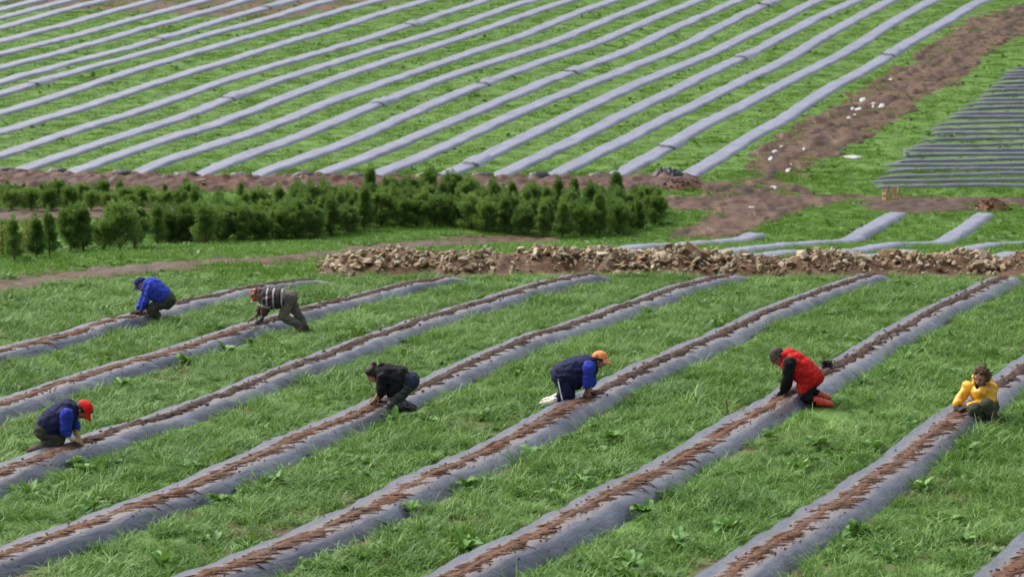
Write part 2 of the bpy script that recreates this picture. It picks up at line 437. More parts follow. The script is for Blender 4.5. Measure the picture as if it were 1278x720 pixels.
def soil_strip(b, root, i_work, mid=.05):
    """crumbly line of opened soil beyond the worker, fanned-out soil of the filled slits on the near side"""
    V, F, V2, F2 = [], [], [], []
    step = b.t[1] - b.t[0]
    n = len(b.q)
    def patch(Vx, Fx, i, w0, w1, half, hgt, skew):
        """a low ragged tongue of soil from w0 to w1 across the bed"""
        m, r = 6, 5
        base = len(Vx)
        hs = random.random() * 50
        for a in range(m):
            u = a / (m - 1)
            w = w0 + (w1 - w0) * u
            taper = max(.05, math.sin(math.pi * min(1, .1 + .9 * u) ** .8)) ** .7 if 0 < u < 1 else .06
            for c in range(r):
                v = c / (r - 1) * 2 - 1
                ja = half * taper * v * (1 + .5 * mnoise.noise((u * 4 + hs, v * 2, 0))) + skew * u
                p = b.point(i + ja / step, w + .02 * mnoise.noise((v * 3, hs, u)))
                p[2] += (hgt * taper * (1 - v * v) * (.7 + .6 * mnoise.noise((hs, u * 5, v * 3))) + .006) if abs(v) < .99 and 0 < a < m - 1 else -.004
                Vx.append(p)
        for a in range(m - 1):
            for c in range(r - 1):
                k0 = base + a * r + c
                Fx.append((k0, k0 + r, k0 + r + 1, k0 + 1))
    def band(Vx, Fx, ia, ib, wc, half, hgt, sc):
        base = len(Vx); r = 7
        L = np.arange(ia, ib, .06 / step)
        for i in L:
            s = i * step
            for c in range(r):
                v = c / (r - 1) * 2 - 1
                ed = half * (1 + .55 * mnoise.noise((s * 3, v > 0, b.seed)) + .35 * mnoise.noise((s * 9, v > 0, b.seed + 3)))
                w = wc + .03 * mnoise.noise((s * .7, b.seed, 2)) + ed * v
                p = b.point(i, w)
                lump = .5 + .9 * abs(mnoise.noise((s * 8, w * 14, b.seed))) + .5 * mnoise.noise((s * 19, w * 25, b.seed))
                p[2] += hgt * (1 - v * v) * lump + .004 if abs(v) < .99 else -.006
                Vx.append(p)
        for a in range(len(L) - 1):
            for c in range(r - 1):
                k0 = base + a * r + c
                Fx.append((k0, k0 + r, k0 + r + 1, k0 + 1))
    def clod(Vx, Fx, i, w, s):
        p = b.point(i, w); cv, cf = random.choice(CLOD)
        a = random.random() * 6.3; ca, sa = math.cos(a), math.sin(a)
        base = len(Vx)
        for x, y, z in cv: Vx.append(p + np.array([(x * ca - y * sa) * s, (x * sa + y * ca) * s, z * s + s * .2]))
        Fx += [tuple(base + j for j in f) for f in cf]
    i_end = n - 1 - .5 / step
    band(V, F, 2, i_work, mid + .0, .05, .013, 3)
    i = 2.
    while i < i_work:
        L = random.uniform(.09, .23) * (1.05 + .9 * mnoise.noise((i * step * .55, b.seed, 7.))); B0 = random.uniform(.07, .15) * (1.25 if random.random() < .2 else 1)
        patch(V, F, i - .5 * B0 / step, mid - B0, mid + L, random.uniform(.026, .06), random.uniform(.006, .016), (L + B0) * random.uniform(.6, 1.0))
        for _ in range(6): clod(V, F, i + random.uniform(-1, 1), mid + random.gauss(.03, .085), random.uniform(.005, .02))
        if random.random() < .35: clod(V, F, i + random.uniform(-1, 1), mid + random.uniform(.1, .4) * b.WR.mean() / .42, random.uniform(.008, .016))
        i += random.uniform(.08, .15) * (1.15 + .7 * mnoise.noise((i * step * .4, b.seed, 1.))) / step
    me = mesh('planted_soil', V, F); o = link('planted_soil', me, M['soil'], root); tag(o, 'reddish soil fanned out from the filled planting slits', kind='stuff')
    if i_end - i_work > 4:
        band(V2, F2, i_work, i_end, mid - .01, .085, .038, 3)
        i = i_work
        while i < i_end:
            for _ in range(4): clod(V2, F2, i + random.uniform(-1, 1), mid + random.gauss(0, .065), random.uniform(.012, .034))
            if random.random() < .45:
                patch(V2, F2, i, mid, mid + random.uniform(.1, .24), random.uniform(.02, .04), .012, random.uniform(.05, .18))
            i += .14 / step
        me = mesh('open_soil', V2, F2); o = link('open_soil', me, M['soil_moist'], root); tag(o, 'dark crumbly line of soil along the crest', kind='stuff')

NEAR = [
 ('far-left', [(0, 436), (78, 417), (167, 392), (222, 378), (292, 361), (373, 349), (416, 346)], (168, 392), 'grey mulched bed under the hands of the worker in the blue jacket'),
 ('E', [(0, 503), (117, 462), (233, 431), (311, 404), (440, 369), (498, 355), (552, 346), (588, 344)], (318, 402), 'grey mulched bed under the hands of the worker in the striped jumper'),
 ('D', [(0, 588), (97, 550), (218, 511), (327, 470), (440, 430), (483, 414), (577, 381), (675, 354), (725, 344), (758, 341)], (100, 550), 'grey mulched bed beside the kneeling worker in the red cap'),
 ('C', [(0, 689), (94, 657), (164, 631), (235, 603), (300, 576), (400, 530), (465, 505), (552, 468), (635, 430), (725, 399), (840, 358), (901, 344), (926, 340)], (467, 504), 'grey mulched bed under the hands of the worker in black'),
 ('B', [(250, 718), (300, 698), (394, 659), (476, 621), (600, 562), (696, 511), (740, 489), (840, 441), (948, 391), (999, 370), (1064, 348), (1102, 340)], (736, 491), 'grey mulched bed under the hands of the worker in the orange cap'),
 ('A', [(560, 716), (654, 673), (748, 622), (850, 565), (912, 527), (984, 489), (1042, 455), (1093, 425), (1165, 386), (1237, 352), (1260, 343)], (978, 492), 'grey mulched bed under the hands of the worker in the red jacket'),
 ('G', [(909, 713), (991, 657), (1063, 611), (1115, 575), (1180, 523), (1241, 480), (1278, 454), (1330, 419), (1400, 378), (1440, 355)], (1196, 510), 'grey mulched bed under the seated worker in the yellow coat'),
 ('H', [(1236, 730), (1278, 690), (1340, 630), (1420, 562), (1500, 500)], None, 'grey mulched bed cut off by the lower right corner'),
]
NB = {}
for k_, (nm, px, wk, lab) in enumerate(NEAR):
    hc = .155
    pts = [ground(a, b_, hc) for a, b_ in px]
    pts = extend(pts, 9 if nm != 'H' else 6, 0)
    b = Bed(pts, .36, .44, hc, .13, 10.7 * k_ + 3, cap0=False)
    NB[nm] = b
    root = empty('mulched_bed', (0, 0, 0)); tag(root, lab, 'planting bed', 'long mulched beds with open soil in the near field')
    b.film('mulch_film', M['film'], root, 17)
    if wk is None: iw = len(b.q) - 6
    else:
        g = ground(wk[0], wk[1], hc); iw = int(np.argmin(np.abs(b.q[:, 1] - g.y)))
    soil_strip(b, root, iw)
    b.mask(-.07)

# beds going on beyond the rubble wall, down through the dip
TX = .401
LOWER = [(-20.7, 53.6, 69.5, 'mulched bed beyond the rubble wall, running up to the mud road'), (-17.75, 53.6, 74.2, 'mulched bed rising towards the broken wooden crate'),
         (-15.0, 53.6, 74, 'mulched bed rising towards the brown soil heap'), (-12.3, 53.4, 73.8, 'mulched bed beyond the wall at the right edge'),
         (-16.55, 53.2, 58.6, 'short mulched strip behind the middle of the rubble wall'), (-13.85, 53.2, 59, 'short mulched strip behind the wall right of its middle'),
         (-10.95, 52.8, 57.5, 'short mulched strip behind the right end of the wall')]
for k_, (x0, d0, d1, lab) in enumerate(LOWER):
    b = Bed([(x0 + d * TX, d) for d in np.linspace(d0, d1, 12)],   .31, .36, .13 if k_ < 4 else .10, .16, 91.3 + 7.1 * k_)
    root = empty('mulched_bed', (0, 0, 0)); tag(root, 'grey ' + lab, 'planting bed', 'mulched beds between the rubble wall and the mud road')
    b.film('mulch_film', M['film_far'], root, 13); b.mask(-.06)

# hillside beds
TXH = .430
bases = [(848, 219), (759, 219.5), (686, 219.5), (613, 219.5), (542, 219.5), (460, 220), (392, 218.5), (310, 219.5), (238, 218), (165, 216.5), (82, 214.5), (12, 213)]
left = [(0, 191), (0, 162), (0, 138), (0, 116), (0, 100), (0, 82), (0, 66), (0, 49), (0, 33), (0, 21), (0, 10), (0, 0), (0, -10)]
FB = []
for k_, p in enumerate(bases + left):
    g = ground(p[0], p[1], .12)
    d0 = g.y if k_ < 12 else g.y - 9
    xx = lambda d: g.x + (d - g.y) * TXH
    ds = np.linspace(d0 + .15, 152, 40)
    path = [(xx(d) + .10 * math.sin(d * .17 + k_ * 1.7) + .035 * math.sin(d * .5 + k_ * 2.9), d) for d in ds]
    b = Bed(path, .34, .40, .10, .4, 201.7 + 9.3 * k_, cap0=(k_ < 12), cap1=False)
    root = empty('hillside_bed', (0, 0, 0))
    tag(root, 'grey plastic-covered hillside bed, %s counted from the muddy slope' % ORD[k_], 'planting bed', 'plastic-covered beds on the hillside')
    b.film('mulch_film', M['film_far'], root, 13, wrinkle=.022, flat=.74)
    if k_ < 12:                          # the bunched dark end of the film, weighted with soil
        V, F = [], []
        m, r = 9, 8
        for a in range(m):
            for c in range(r):
                th = a / (m - 1) * math.pi; ph = c / (r - 1) * math.pi
                rr_ = .3 * (1 + .35 * mnoise.noise((a * .9, c * .9, k_)))
                x = b.q[0, 0] - .35 + random.uniform(-.02, .02) - math.cos(th) * rr_ * 1.5; y = b.q[0, 1] - .12 - .5 * math.sin(th) * math.cos(ph) * rr_
                V.append((x, y, float(T(x, y)) + math.sin(th) * math.sin(ph) * rr_ * .85 - .01))
        for a in range(m - 1):
            for c in range(r - 1):
                q0 = a * r + c; F.append((q0, q0 + r, q0 + r + 1, q0 + 1))
        tag(link('film_end', mesh('film_end', V, F), M['film_black'], root, smooth=True), 'bunched black end of the film')
    b.mask(-.02); FB.append((b, root))
for px, py in [(1100, 67), (828, 182), (905, 71), (690, 88), (198, 47), (265, 121), (449, 127), (579, 103), (495, 29), (65, 102), (577, 202), (950, 5), (330, 8)]:
    g = ground(px, py, .12)
    best = min(FB, key=lambda e: abs(float(np.interp(g.y, e[0].q[:, 1], e[0].q[:, 0])) - g.x))
    b, root = best
    i0 = int(np.argmin(np.abs(b.q[:, 1] - g.y)))
    if i0 < 1 or i0 > len(b.q) - 6: continue
    o = b.film('film_overlap', M['film_far'], root, 11, i0, i0 + 4, up=.05, wrinkle=.06, scale=1.1)
    V, F = [], []
    for a in range(14):
        u = a / 13 * 2 - 1
        for c in range(3):
            p = b.point(i0 - .1 - c * .2 * (1 + .4 * mnoise.noise((u * 3, px, 0))), u * (b.WR[i0] if u > 0 else b.WL[i0]) * 1.08)
            p[2] += (.05, .035, .008)[c]; V.append(p)
    for a in range(4, 13):
        for c in range(2): q0 = a * 3 + c; F.append((q0, q0 + 1, q0 + 4, q0 + 3))
    link('opening_shade', mesh('opening_shade', V, F), M['film_black'], root, smooth=True)  # strip in the black film colour paints the shaded opening under the overlap

# narrow dark strips on the right
sy = [236, 229, 222, 215, 208.5, 202, 195.5, 189, 182.5, 176, 169, 162, 155.5, 149, 143, 137, 131.5, 126, 120.5, 115, 110, 105, 100, 95.5, 91, 86.5]
lx = np.interp(sy, [60, 80, 97, 125, 142, 165, 182, 215, 240][::1], [1300, 1272, 1245, 1215, 1190, 1160, 1137, 1100, 1076])
for k_, (y, x) in enumerate(zip(sy, lx)):
    a = ground(x + random.uniform(-5, 5), y); e = ground(1500, y - 3 - (x - 1076) * .01)
    b = Bed([(a.x + (e.x - a.x) * t, a.y + (e.y - a.y) * t + .12 * math.sin(t * 9 + k_ * 2)) for t in np.linspace(0, 1, 16)], .15, .17, .10, .22, 400 + 3.3 * k_)
    root = b.film('dark_mulch_strip', M['film_dark'], None, 9, wrinkle=.02)
    tag(root, 'narrow dark plastic strip, %s up the slope from the mud road' % ORD[k_], 'mulch strip', 'narrow dark mulch strips on the right')
    # runs across the view: mask separately
    b.rowmask = True
STRIPS = [float(ground(1300, y).y) for y in sy]

# ------------------------------------------------------------------ rubble wall
wall = empty('rubble_wall', tuple(ground(840, 346)))
tag(wall, 'long heap of tan quarried stones and soil across the end of the field', 'stone wall')
WO = np.array(wall.location)
wpx = np.array([392, 405, 425, 450, 520, 590, 640, 690, 740, 800, 850, 900, 935, 975, 1000, 1020, 1060, 1100, 1135, 1180, 1235, 1252, 1270, 1330, 1400, 1420])
wht = np.array([.02, .16, .34, .44, .45, .42, .40, .46, .50, .48, .47, .42, .36, .30, .52, .46, .40, .30, .40, .46, .40, .24, .42, .44, .36, .05])
DW = 52.1
def wall_h(x, y):                        # height of the heap over the ground
    px = W0 / 2 + x / y * FPX
    h = np.interp(px, wpx, wht)
    h = h * (1 + .22 * math.sin(x * 2.9) * math.sin(x * 1.1 + 1))
    u = (y - DW - .15 * math.sin(x * .8)) / 1.0
    return h * max(0., 1 - abs(u) ** 1.7), h
V, F = [], []
xs = np.arange(-4.5, 14.2, .09); ys = np.arange(DW - 1.25, DW + 1.25, .09)
for y in ys:
    for x in xs:
        h, _ = wall_h(x, y)
        z = float(T(x, y)) + h * .9 - .04 + .16 * mnoise.fractal((x * 2.3, y * 2.3, 1), 1., 2., 4) * min(1, h * 6)
        V.append(np.array([x, y, z]) - WO)
nx_ = len(xs)
for a in range(len(ys) - 1):
    for c in range(nx_ - 1):
        q0 = a * nx_ + c; F.append((q0, q0 + 1, q0 + nx_ + 1, q0 + nx_))
tag(link('soil_core', mesh('soil_core', V, F), M['ochre'], wall, smooth=True), 'brown soil heaped between the stones')
STONES = []
for k_ in range(12):
    bm = bmesh.new()
    n = random.choice([9, 10, 12])
    for _ in range(n):
        p = Vector((random.uniform(-1, 1), random.uniform(-1, 1), random.uniform(-1, 1)))
        m_ = max(abs(p.x), abs(p.y), abs(p.z)); p *= .5 / (m_ * (.75 + .25 * random.random()))
        p.x *= random.uniform(.9, 1.25); p.y *= random.uniform(.6, .9); p.z *= random.uniform(.35, .6)
        bm.verts.new(p)
    bmesh.ops.convex_hull(bm, input=bm.verts)
    lone = [v for v in bm.verts if not v.link_faces]
    bmesh.ops.delete(bm, geom=lone, context='VERTS')
    bmesh.ops.bevel(bm, geom=bm.edges[:], offset=.02, segments=1, affect='EDGES')
    bm.normal_update()
    me = bpy.data.meshes.new('stone'); bm.to_mesh(me); bm.free(); me.materials.append(M['stone']); STONES.append(me)
def stone_density(px):                   # stones thin out where the heap is mostly soil
    return float(np.interp(px, [392, 430, 590, 620, 680, 695, 800, 930, 950, 985, 1060, 1085, 1115, 1130, 1240, 1255, 1420],
                           [1, 1, .85, .28, .2, .9, 1, .95, .6, .6, .85, .35, .3, .85, .85, .35, .8]))
cand = []
while len(cand) < 1900:
    px = random.uniform(396, 1415); y = DW + random.uniform(-1.0, .45); x = (px - W0 / 2) / FPX * y
    h, top = wall_h(x, y)
    low = h < .12
    if random.random() > stone_density(px) * (.35 if low else 1): continue
    s = min(.42, max(.07, random.lognormvariate(math.log(.092), .45)))
    cand.append((s, x, y, h))
cand.sort(key=lambda c: -c[0] * (1.0 if c[2] < DW + .3 else .4))
extraV, extraF = [], []
big = [(1078, 333, .42), (830, 318, .40), (800, 316, .36), (765, 314, .38), (1150, 338, .30), (1120, 335, .30), (668, 318, .34), (527, 317, .28), (1244, 330, .3), (425, 320, .34), (405, 331, .3), (1008, 310, .3), (564, 325, .24)]
blist = []
for px, py, s in big:
    D_ = DW - .35; x = (px - W0 / 2) / FPX * D_; blist.append((s * .7, x, D_, wall_h(x, D_)[0]))
for j, (s, x, y, h) in enumerate(blist + cand):
    z = float(T(x, y)) + h * .9 + random.uniform(-.03, .05)
    rot = Matrix.Rotation(random.uniform(0, 6.28), 4, 'Z') @ Matrix.Rotation(random.gauss(0, .55) + .25, 4, 'X') @ Matrix.Rotation(random.gauss(0, .5), 4, 'Y')
    me = random.choice(STONES)
    sc = (s, s * random.uniform(.8, 1.2), s * random.uniform(.8, 1.5))
    if j < 300:
        o = link('stone', me, None, wall, Vector((x, y, z)) - Vector(WO))
        o.rotation_euler = rot.to_euler(); o.scale = sc
    else:
        b0 = len(extraV)
        for v in me.vertices: extraV.append(rot @ Vector((v.co.x * sc[0], v.co.y * sc[1], v.co.z * sc[2])) + Vector((x, y, z)) - Vector(WO))
        extraF += [tuple(b0 + i_ for i_ in p.vertices) for p in me.polygons]
tag(link('small_stones', mesh('small_stones', extraV, extraF), M['stone'], wall), 'smaller broken stones filling the heap', kind='stuff')

# single stones, heaps and odds and ends
def boulder(px, py, s, lab, dz=0.):
    g = ground(px, py); o = link('loose_stone', random.choice(STONES).copy(), M['stone'], None, (g.x, g.y, g.z + s * .15 + dz))
    o.scale = (s, s * .8, s * .9); o.rotation_euler = (random.uniform(-.4, .4), random.uniform(-.4, .4), random.uniform(0, 6)); tag(o, lab, 'stone')
boulder(248, 233.5, .36, 'pale stone on the red soil bank, larger of a pair', .12); boulder(255, 234.5, .24, 'small pale stone beside a larger one on the soil bank', .1)
boulder(377, 228, .33, 'lone pale stone on the soil bank above the hedge', .15); boulder(523, 227, .28, 'small pale stone at the top of the soil bank', .15)
def heap(name, px, py, rx, ry, h, mat, lab, seed, clods=60):
    g = ground(px, py); root = empty(name, tuple(g)); V, F = [], []
    n, m = 28, 9
    for a in range(m):
        r = a / (m - 1)
        for c in range(n):
            th = c / n * 6.2832
            e = 1 + .25 * mnoise.noise((math.cos(th) * 1.3, math.sin(th) * 1.3, seed))
            x, y = g.x + rx * r * e * math.cos(th), g.y + ry * r * e * math.sin(th)
            z = float(T(x, y)) + h * (1 - r ** 1.6) * (1 + .25 * mnoise.noise((x * 2, y * 2, seed))) + .12 * h * mnoise.noise((x * 6, y * 6, seed)) - .05 * r
            V.append((x - g.x, y - g.y, z - g.z))
    for a in range(m - 1):
        for c in range(n):
            F.append((a * n + c, (a + 1) * n + c, (a + 1) * n + (c + 1) % n, a * n + (c + 1) % n))
    link('mound', mesh('mound', V, F), mat, root, smooth=True)
    V, F = [], []
    for _ in range(clods):
        r, th = random.random() ** .6, random.random() * 6.28
        x, y = rx * r * math.cos(th), ry * r * math.sin(th); s = random.uniform(.03, .09); cv, cf = random.choice(CLOD); b0 = len(V)
        z = float(T(g.x + x, g.y + y)) - g.z + h * (1 - r ** 1.6)
        for v in cv: V.append((x + v[0] * s, y + v[1] * s, z + v[2] * s))
        F += [tuple(b0 + i_ for i_ in f) for f in cf]
    tag(link('clods', mesh('clods', V, F), mat, root), kind='stuff')
    tag(root, lab, 'soil heap')
heap('soil_heap', 1238, 262, .62, .5, .38, M['ochre'], 'brown soil heap at the top of a mulched bed by the mud road', 3.3)
heap('soil_heap', 850, 233, .85, .8, .28, M['bank'], 'reddish soil heap at the end of the bank beside the muddy slope', 8.1)
# crumpled black film at the foot of the first hillside bed
g = ground(832, 222); V, F = [], []
for a in range(20):
    for c in range(12):
        u, v = a / 19 * 2 - 1, c / 11 * 2 - 1
        h = .26 * max(0, 1 - (u * u + v * v)) ** .5 * (1 + .9 * mnoise.noise((u * 4, v * 4, 5))) + .05 * mnoise.noise((u * 9, v * 9, 2))
        V.append((u * .5, v * .4, h))
for a in range(19):
    for c in range(11): q0 = a * 12 + c; F.append((q0, q0 + 12, q0 + 13, q0 + 1))
tag(link('crumpled_film', mesh('crumpled_film', V, F), M['film_black'], None, tuple(g + Vector((0, 0, .05)))), 'crumpled heap of black film on the soil bank by the last bed', 'plastic film')

def tube(V, F, p0, p1, r0, r1, n=7):
    p0, p1 = Vector(p0), Vector(p1); a = (p1 - p0).normalized(); u = a.orthogonal().normalized(); w = a.cross(u); b0 = len(V)
    for p, r in ((p0, r0), (p1, r1)):
        for c in range(n): th = c / n * 6.2832; V.append(p + (u * math.cos(th) + w * math.sin(th)) * r)
    for c in range(n): F.append((b0 + c, b0 + (c + 1) % n, b0 + n + (c + 1) % n, b0 + n + c))
    F.append(tuple(b0 + c for c in range(n))[::-1]); F.append(tuple(b0 + n + c for c in range(n)))
def box(V, F, c, s, R=None):
    b0 = len(V); R = R or Matrix.Identity(3)
    for sx in (-1, 1):
        for sy in (-1, 1):
            for sz in (-1, 1): V.append(Vector(c) + R @ Vector((sx * s[0] / 2, sy * s[1] / 2, sz * s[2] / 2)))
    F += [tuple(b0 + i_ for i_ in f) for f in ((0, 1, 3, 2), (4, 6, 7, 5), (0, 4, 5, 1), (2, 3, 7, 6), (0, 2, 6, 4), (1, 5, 7, 3))]
g = ground(1111, 254.5); crate = empty('wooden_crate', tuple(g), .25)
crate.location.z += .1
tag(crate, 'broken crate of pale wooden slats beside the mud road', 'crate')
for x in (-.2, .2):
    for y in (-.13, .13):
        V, F = [], []; box(V, F, (x, y, .18 + .05 * (x > 0)), (.035, .035, .36 + .1 * (x > 0)), Matrix.Rotation(.06 * (1 if x > 0 else -1), 3, 'Y')); link('post', mesh('post', V, F), M['wood'], crate)
for z in (.06, .22):
    for y in (-.155,):
        V, F = [], []; box(V, F, (0, y, z), (.46, .012, .06), Matrix.Rotation(random.uniform(-.09, .09), 3, 'Y')); link('slat', mesh('slat', V, F), M['wood'], crate)
    for x in (-.225, .225):
        V, F = [], []; box(V, F, (x, 0, z + .01), (.012, .28, .055), Matrix.Rotation(random.uniform(-.09, .09), 3, 'X')); link('slat', mesh('slat', V, F), M['wood'], crate)
for x, an in ((.05, .25), (.16, -.5), (-.08, .12), (.27, -.75), (-.17, .3), (-.02, -.2)):
    V, F = [], []; box(V, F, (x, .02, .24), (.05, .012, .46), Matrix.Rotation(an, 3, 'Y')); link('slat', mesh('slat', V, F), M['wood'], crate)
g = ground(906, 521); V, F = [], []
tube(V, F, (0, 0, -.1), (.015, 0, .14), .012, .011); tube(V, F, (.015, 0, .14), (.002, .01, .26), .011, .008)
tag(link('wooden_stake', mesh('wooden_stake', V, F), M['stick'], None, tuple(g)), 'thin brown stake standing at the edge of the bed below the red jacket', 'stake')
g = ground(1131, 196); bk = empty('white_bucket', tuple(g)); V, F = [], []
tube(V, F, (0, 0, 0), (0, 0, .2), .075, .095, 14); link('body', mesh('body', V, F), M['white_plastic_and_glint'], bk, smooth=False)
V, F = [], []; tube(V, F, (0, 0, .19), (0, 0, .205), .105, .105, 14); link('rim', mesh('rim', V, F), M['white_plastic_and_glint'], bk)
tag(bk, 'small white bucket at the edge of the dark mulch strips', 'bucket')
# pale wet patches in the mud, their shine painted as low white shapes
for k_, (px, py, a, b_, where) in enumerate([(962, 199, .28, .34, 'lowest on the left of the muddy slope'), (967, 190, .3, .25, 'just above the lowest left ones'), (976, 184, .28, .22, 'third up on the left side'),
        (1064, 197, .95, .33, 'wide one at the right edge of the mud'), (985, 211, .26, .75, 'long one low on the muddy slope'), (965, 235, .45, .25, 'at the foot of the muddy slope'),
        (938, 260, .45, .3, 'in the middle of the mud road junction'), (1016, 178, .2, .3, 'small one halfway up the mud'), (1004, 187, .22, .28, 'small one below the halfway glint'),
        (1060, 148, .28, .26, 'lowest of the upper cluster'), (1071, 139, .5, 1.0, 'largest of the upper cluster'), (1076, 126, .38, .6, 'topmost of the upper cluster'),
        (1090, 131, .3, .7, 'right of the upper cluster'), (1100, 133, .4, .6, 'farthest right of the upper cluster'), (1064, 136, .2, .35, 'left end of the upper cluster'), (1112, 100, .4, .5, 'highest up the muddy slope')]):
    g = ground(px, py); a *= .42; b_ *= .8; V, F = [(0, 0, .05)], []
    n = 12
    for j, r in ((1, .55), (2, 1.)):
        for c in range(n):
            th = c / n * 6.2832; e = r * (1 + .6 * mnoise.noise((math.cos(th) * 1.2, math.sin(th) * 1.2, k_ * 3.7)))
            x, y = a * .75 * e * math.cos(th) + .5 * b_ * e * math.sin(th) * .43, b_ * e * math.sin(th)
            V.append((x, y, float(T(g.x + x, g.y + y)) - g.z + (.06 if j == 1 else .02) * (1 + .6 * mnoise.noise((x * 5, y * 5, k_)))))
    for c in range(n):
        F.append((0, 1 + c, 1 + (c + 1) % n)); F.append((1 + c, 1 + n + c, 1 + n + (c + 1) % n, 1 + (c + 1) % n))
    tag(link('wet_glint', mesh('wet_glint', V, F), M['white_plastic_and_glint'], None, tuple(g), True), 'painted wet glint in the mud, ' + where, 'wet glint', 'painted wet glints in the mud')

# ------------------------------------------------------------------ shrubs
def leaf_quads(rows, name, mat):
    """rows: (pos, dir, side, length, width)"""
    P = np.array([r[0] for r in rows]); D = np.array([r[1] for r in rows]); S = np.array([r[2] for r in rows])
    L = np.array([r[3] for r in rows])[:, None]; Wd = np.array([r[4] for r in rows])[:, None]
    v = np.stack([P, P + D * L * .45 + S * Wd, P + D * L, P + D * L * .45 - S * Wd], 1).reshape(-1, 3)
    n = len(rows)
    me = bpy.data.meshes.new(name); me.vertices.add(n * 4); me.vertices.foreach_set('co', v.ravel())
    me.loops.add(n * 4); me.loops.foreach_set('vertex_index', np.arange(n * 4)); me.polygons.add(n)
    me.polygons.foreach_set('loop_start', np.arange(n) * 4); me.update(calc_edges=True); me.materials.append(mat)
    return me
def unit(v): return v / (np.linalg.norm(v) + 1e-9)
def make_shrub(h, r, nlimb, nleaf, seed, cone, mat):
    rg = np.random.default_rng(seed)
    V, F, rows = [], [], []
    tube(V, F, (0, 0, -.05), (0, 0, h * .35), .028, .02); tube(V, F, (0, 0, h * .35), (.02, 0, h * .86), .02, .006)
    tips = []
    for k in range(nlimb):
        t = rg.uniform(.06, .93); th = rg.uniform(0, 6.283)
        ll = (r * (1 - t * .85) if cone else r * (1 - .55 * max(0, t - .45) / .55)) * rg.uniform(.6, 1.15)
        up = rg.uniform(.35, 1.1)
        p0 = np.array([0, 0, h * t * .85]); p1 = p0 + np.array([math.cos(th) * ll, math.sin(th) * ll, ll * up])
        pm = (p0 + p1) / 2 + np.array([0, 0, -.08 * ll])
        tube(V, F, p0, pm, .011, .008, 5); tube(V, F, pm, p1, .008, .003, 5)
        tips.append((p0, pm, p1))
    tips.append((np.array([0, 0, h * .6]), np.array([0, 0, h * .8]), np.array([rg.normal(0, .03), rg.normal(0, .03), h])))
    for k in range(nleaf):
        p0, pm, p1 = tips[rg.integers(len(tips))]
        s = rg.beta(2.2, 1.1)
        c = p0 * (1 - s) ** 2 + 2 * pm * s * (1 - s) + p1 * s * s
        ax = unit(p1 - p0)
        out = unit(rg.normal(0, 1, 3))
        d = unit(ax * .7 + out * .8 + np.array([0, 0, .35]))
        c = c + out * rg.uniform(0, .14) * (1.15 - .5 * s)
        sd_ = unit(np.cross(d, rg.normal(0, 1, 3)))
        rows.append((c, d, sd_, rg.uniform(.045, .10), rg.uniform(.007, .015)))
    return mesh('trunk', V, F), leaf_quads(rows, 'crown', mat)
SHR = [make_shrub(1.25, .42, 46, 7020, 1, False, M['shrub']), make_shrub(1.35, .36, 44, 6480, 2, True, M['shrub']), make_shrub(1.15, .46, 48, 7020, 3, False, M['shrub']),
       make_shrub(1.45, .34, 44, 6210, 4, True, M['shrub']), make_shrub(1.05, .42, 44, 6210, 5, False, M['shrub_lt']), make_shrub(.8, .45, 36, 4590, 6, False, M['shrub_lt']),
       make_shrub(.85, .22, 26, 2700, 7, True, M['shrub'])]
for t_, c_ in SHR: t_.materials.append(M['bark'])
def shrub(kind, x, y, s, lab, grp, name='shrub', cat='shrub'):
    root = empty(name, (x, y, float(T(x, y))), random.uniform(0, 6.28)); root.scale = (s * random.uniform(.92, 1.08), s * random.uniform(.92, 1.08), s * random.uniform(.9, 1.12))
    tag(root, lab, cat, grp)
    link('trunk', SHR[kind][0], None, root); link('crown', SHR[kind][1], None, root)
G1, L1 = 'loose shrubs at the left of the hedge', None
loose = [(18, 327, 3, .82, 'narrow dark conifer shrub at the left edge of the picture'), (46, 322, 1, .86, 'dark conifer shrub just right of the yellow weeds'),
         (62, 320, 3, .8, 'slim conifer shrub between the yellow weeds and the bushy one'), (88, 316, 0, .95, 'bushy green shrub, third of the loose ones at the left'),
         (104, 315, 3, .95, 'tall slim shrub right behind the bushy loose ones'), (130, 313, 5, .95, 'low bright green shrub before the largest loose bush'),
         (150, 313, 2, 1.12, 'large rounded dark shrub at the left of the hedge'), (168, 311, 0, 1.0, 'dark shrub joining the large rounded one to the hedge'),
         (196, 306, 1, .95, 'conifer shrub where the loose ones meet the dense hedge')]
for px, py, kd, s, lab in loose:
    g = ground(px, py); shrub(kd, g.x, g.y, s * .95, lab, G1)
HL = 'dense green conifer shrub behind the front shrubs of the hedge'
hb = np.array([(205, 306), (240, 305), (300, 304), (345, 301), (385, 298), (430, 292), (474, 284), (520, 283), (568, 284), (620, 292), (662, 296), (718, 296), (760, 294), (790, 291), (812, 284), (822, 278)])
front = []
px = 212.
while px < 826:
    py = float(np.interp(px, hb[:, 0], hb[:, 1])) + random.uniform(-1.5, 1.5)
    g = ground(px, py); front.append(g)
    shrub(random.choice([0, 2, 3, 0, 2, 4, 4, 1]), g.x, g.y, random.uniform(.72, 1.0), 'green conifer shrub in the front of the dense hedge, %s from its left end' % ORD[len(front) - 1], 'conifer shrubs of the dense hedge')
    px += random.uniform(20, 25)
for row, (off, pmin) in enumerate(((.8, 200), (1.8, 195), (3.2, 215), (5., 240))):
    px = pmin + random.uniform(0, 20)
    while px < 822 - 4 * row:
        py = float(np.interp(px, hb[:, 0], hb[:, 1])); g = ground(px, py); y = g.y + off + random.uniform(-.2, .2)
        if y < 77:
            x = g.x / g.y * y
            shrub(random.choice([0, 2, 3, 0, 4, 4, 1]), x, y, random.uniform(.72, .98), HL, 'conifer shrubs of the dense hedge')
        px += random.uniform(20, 30)
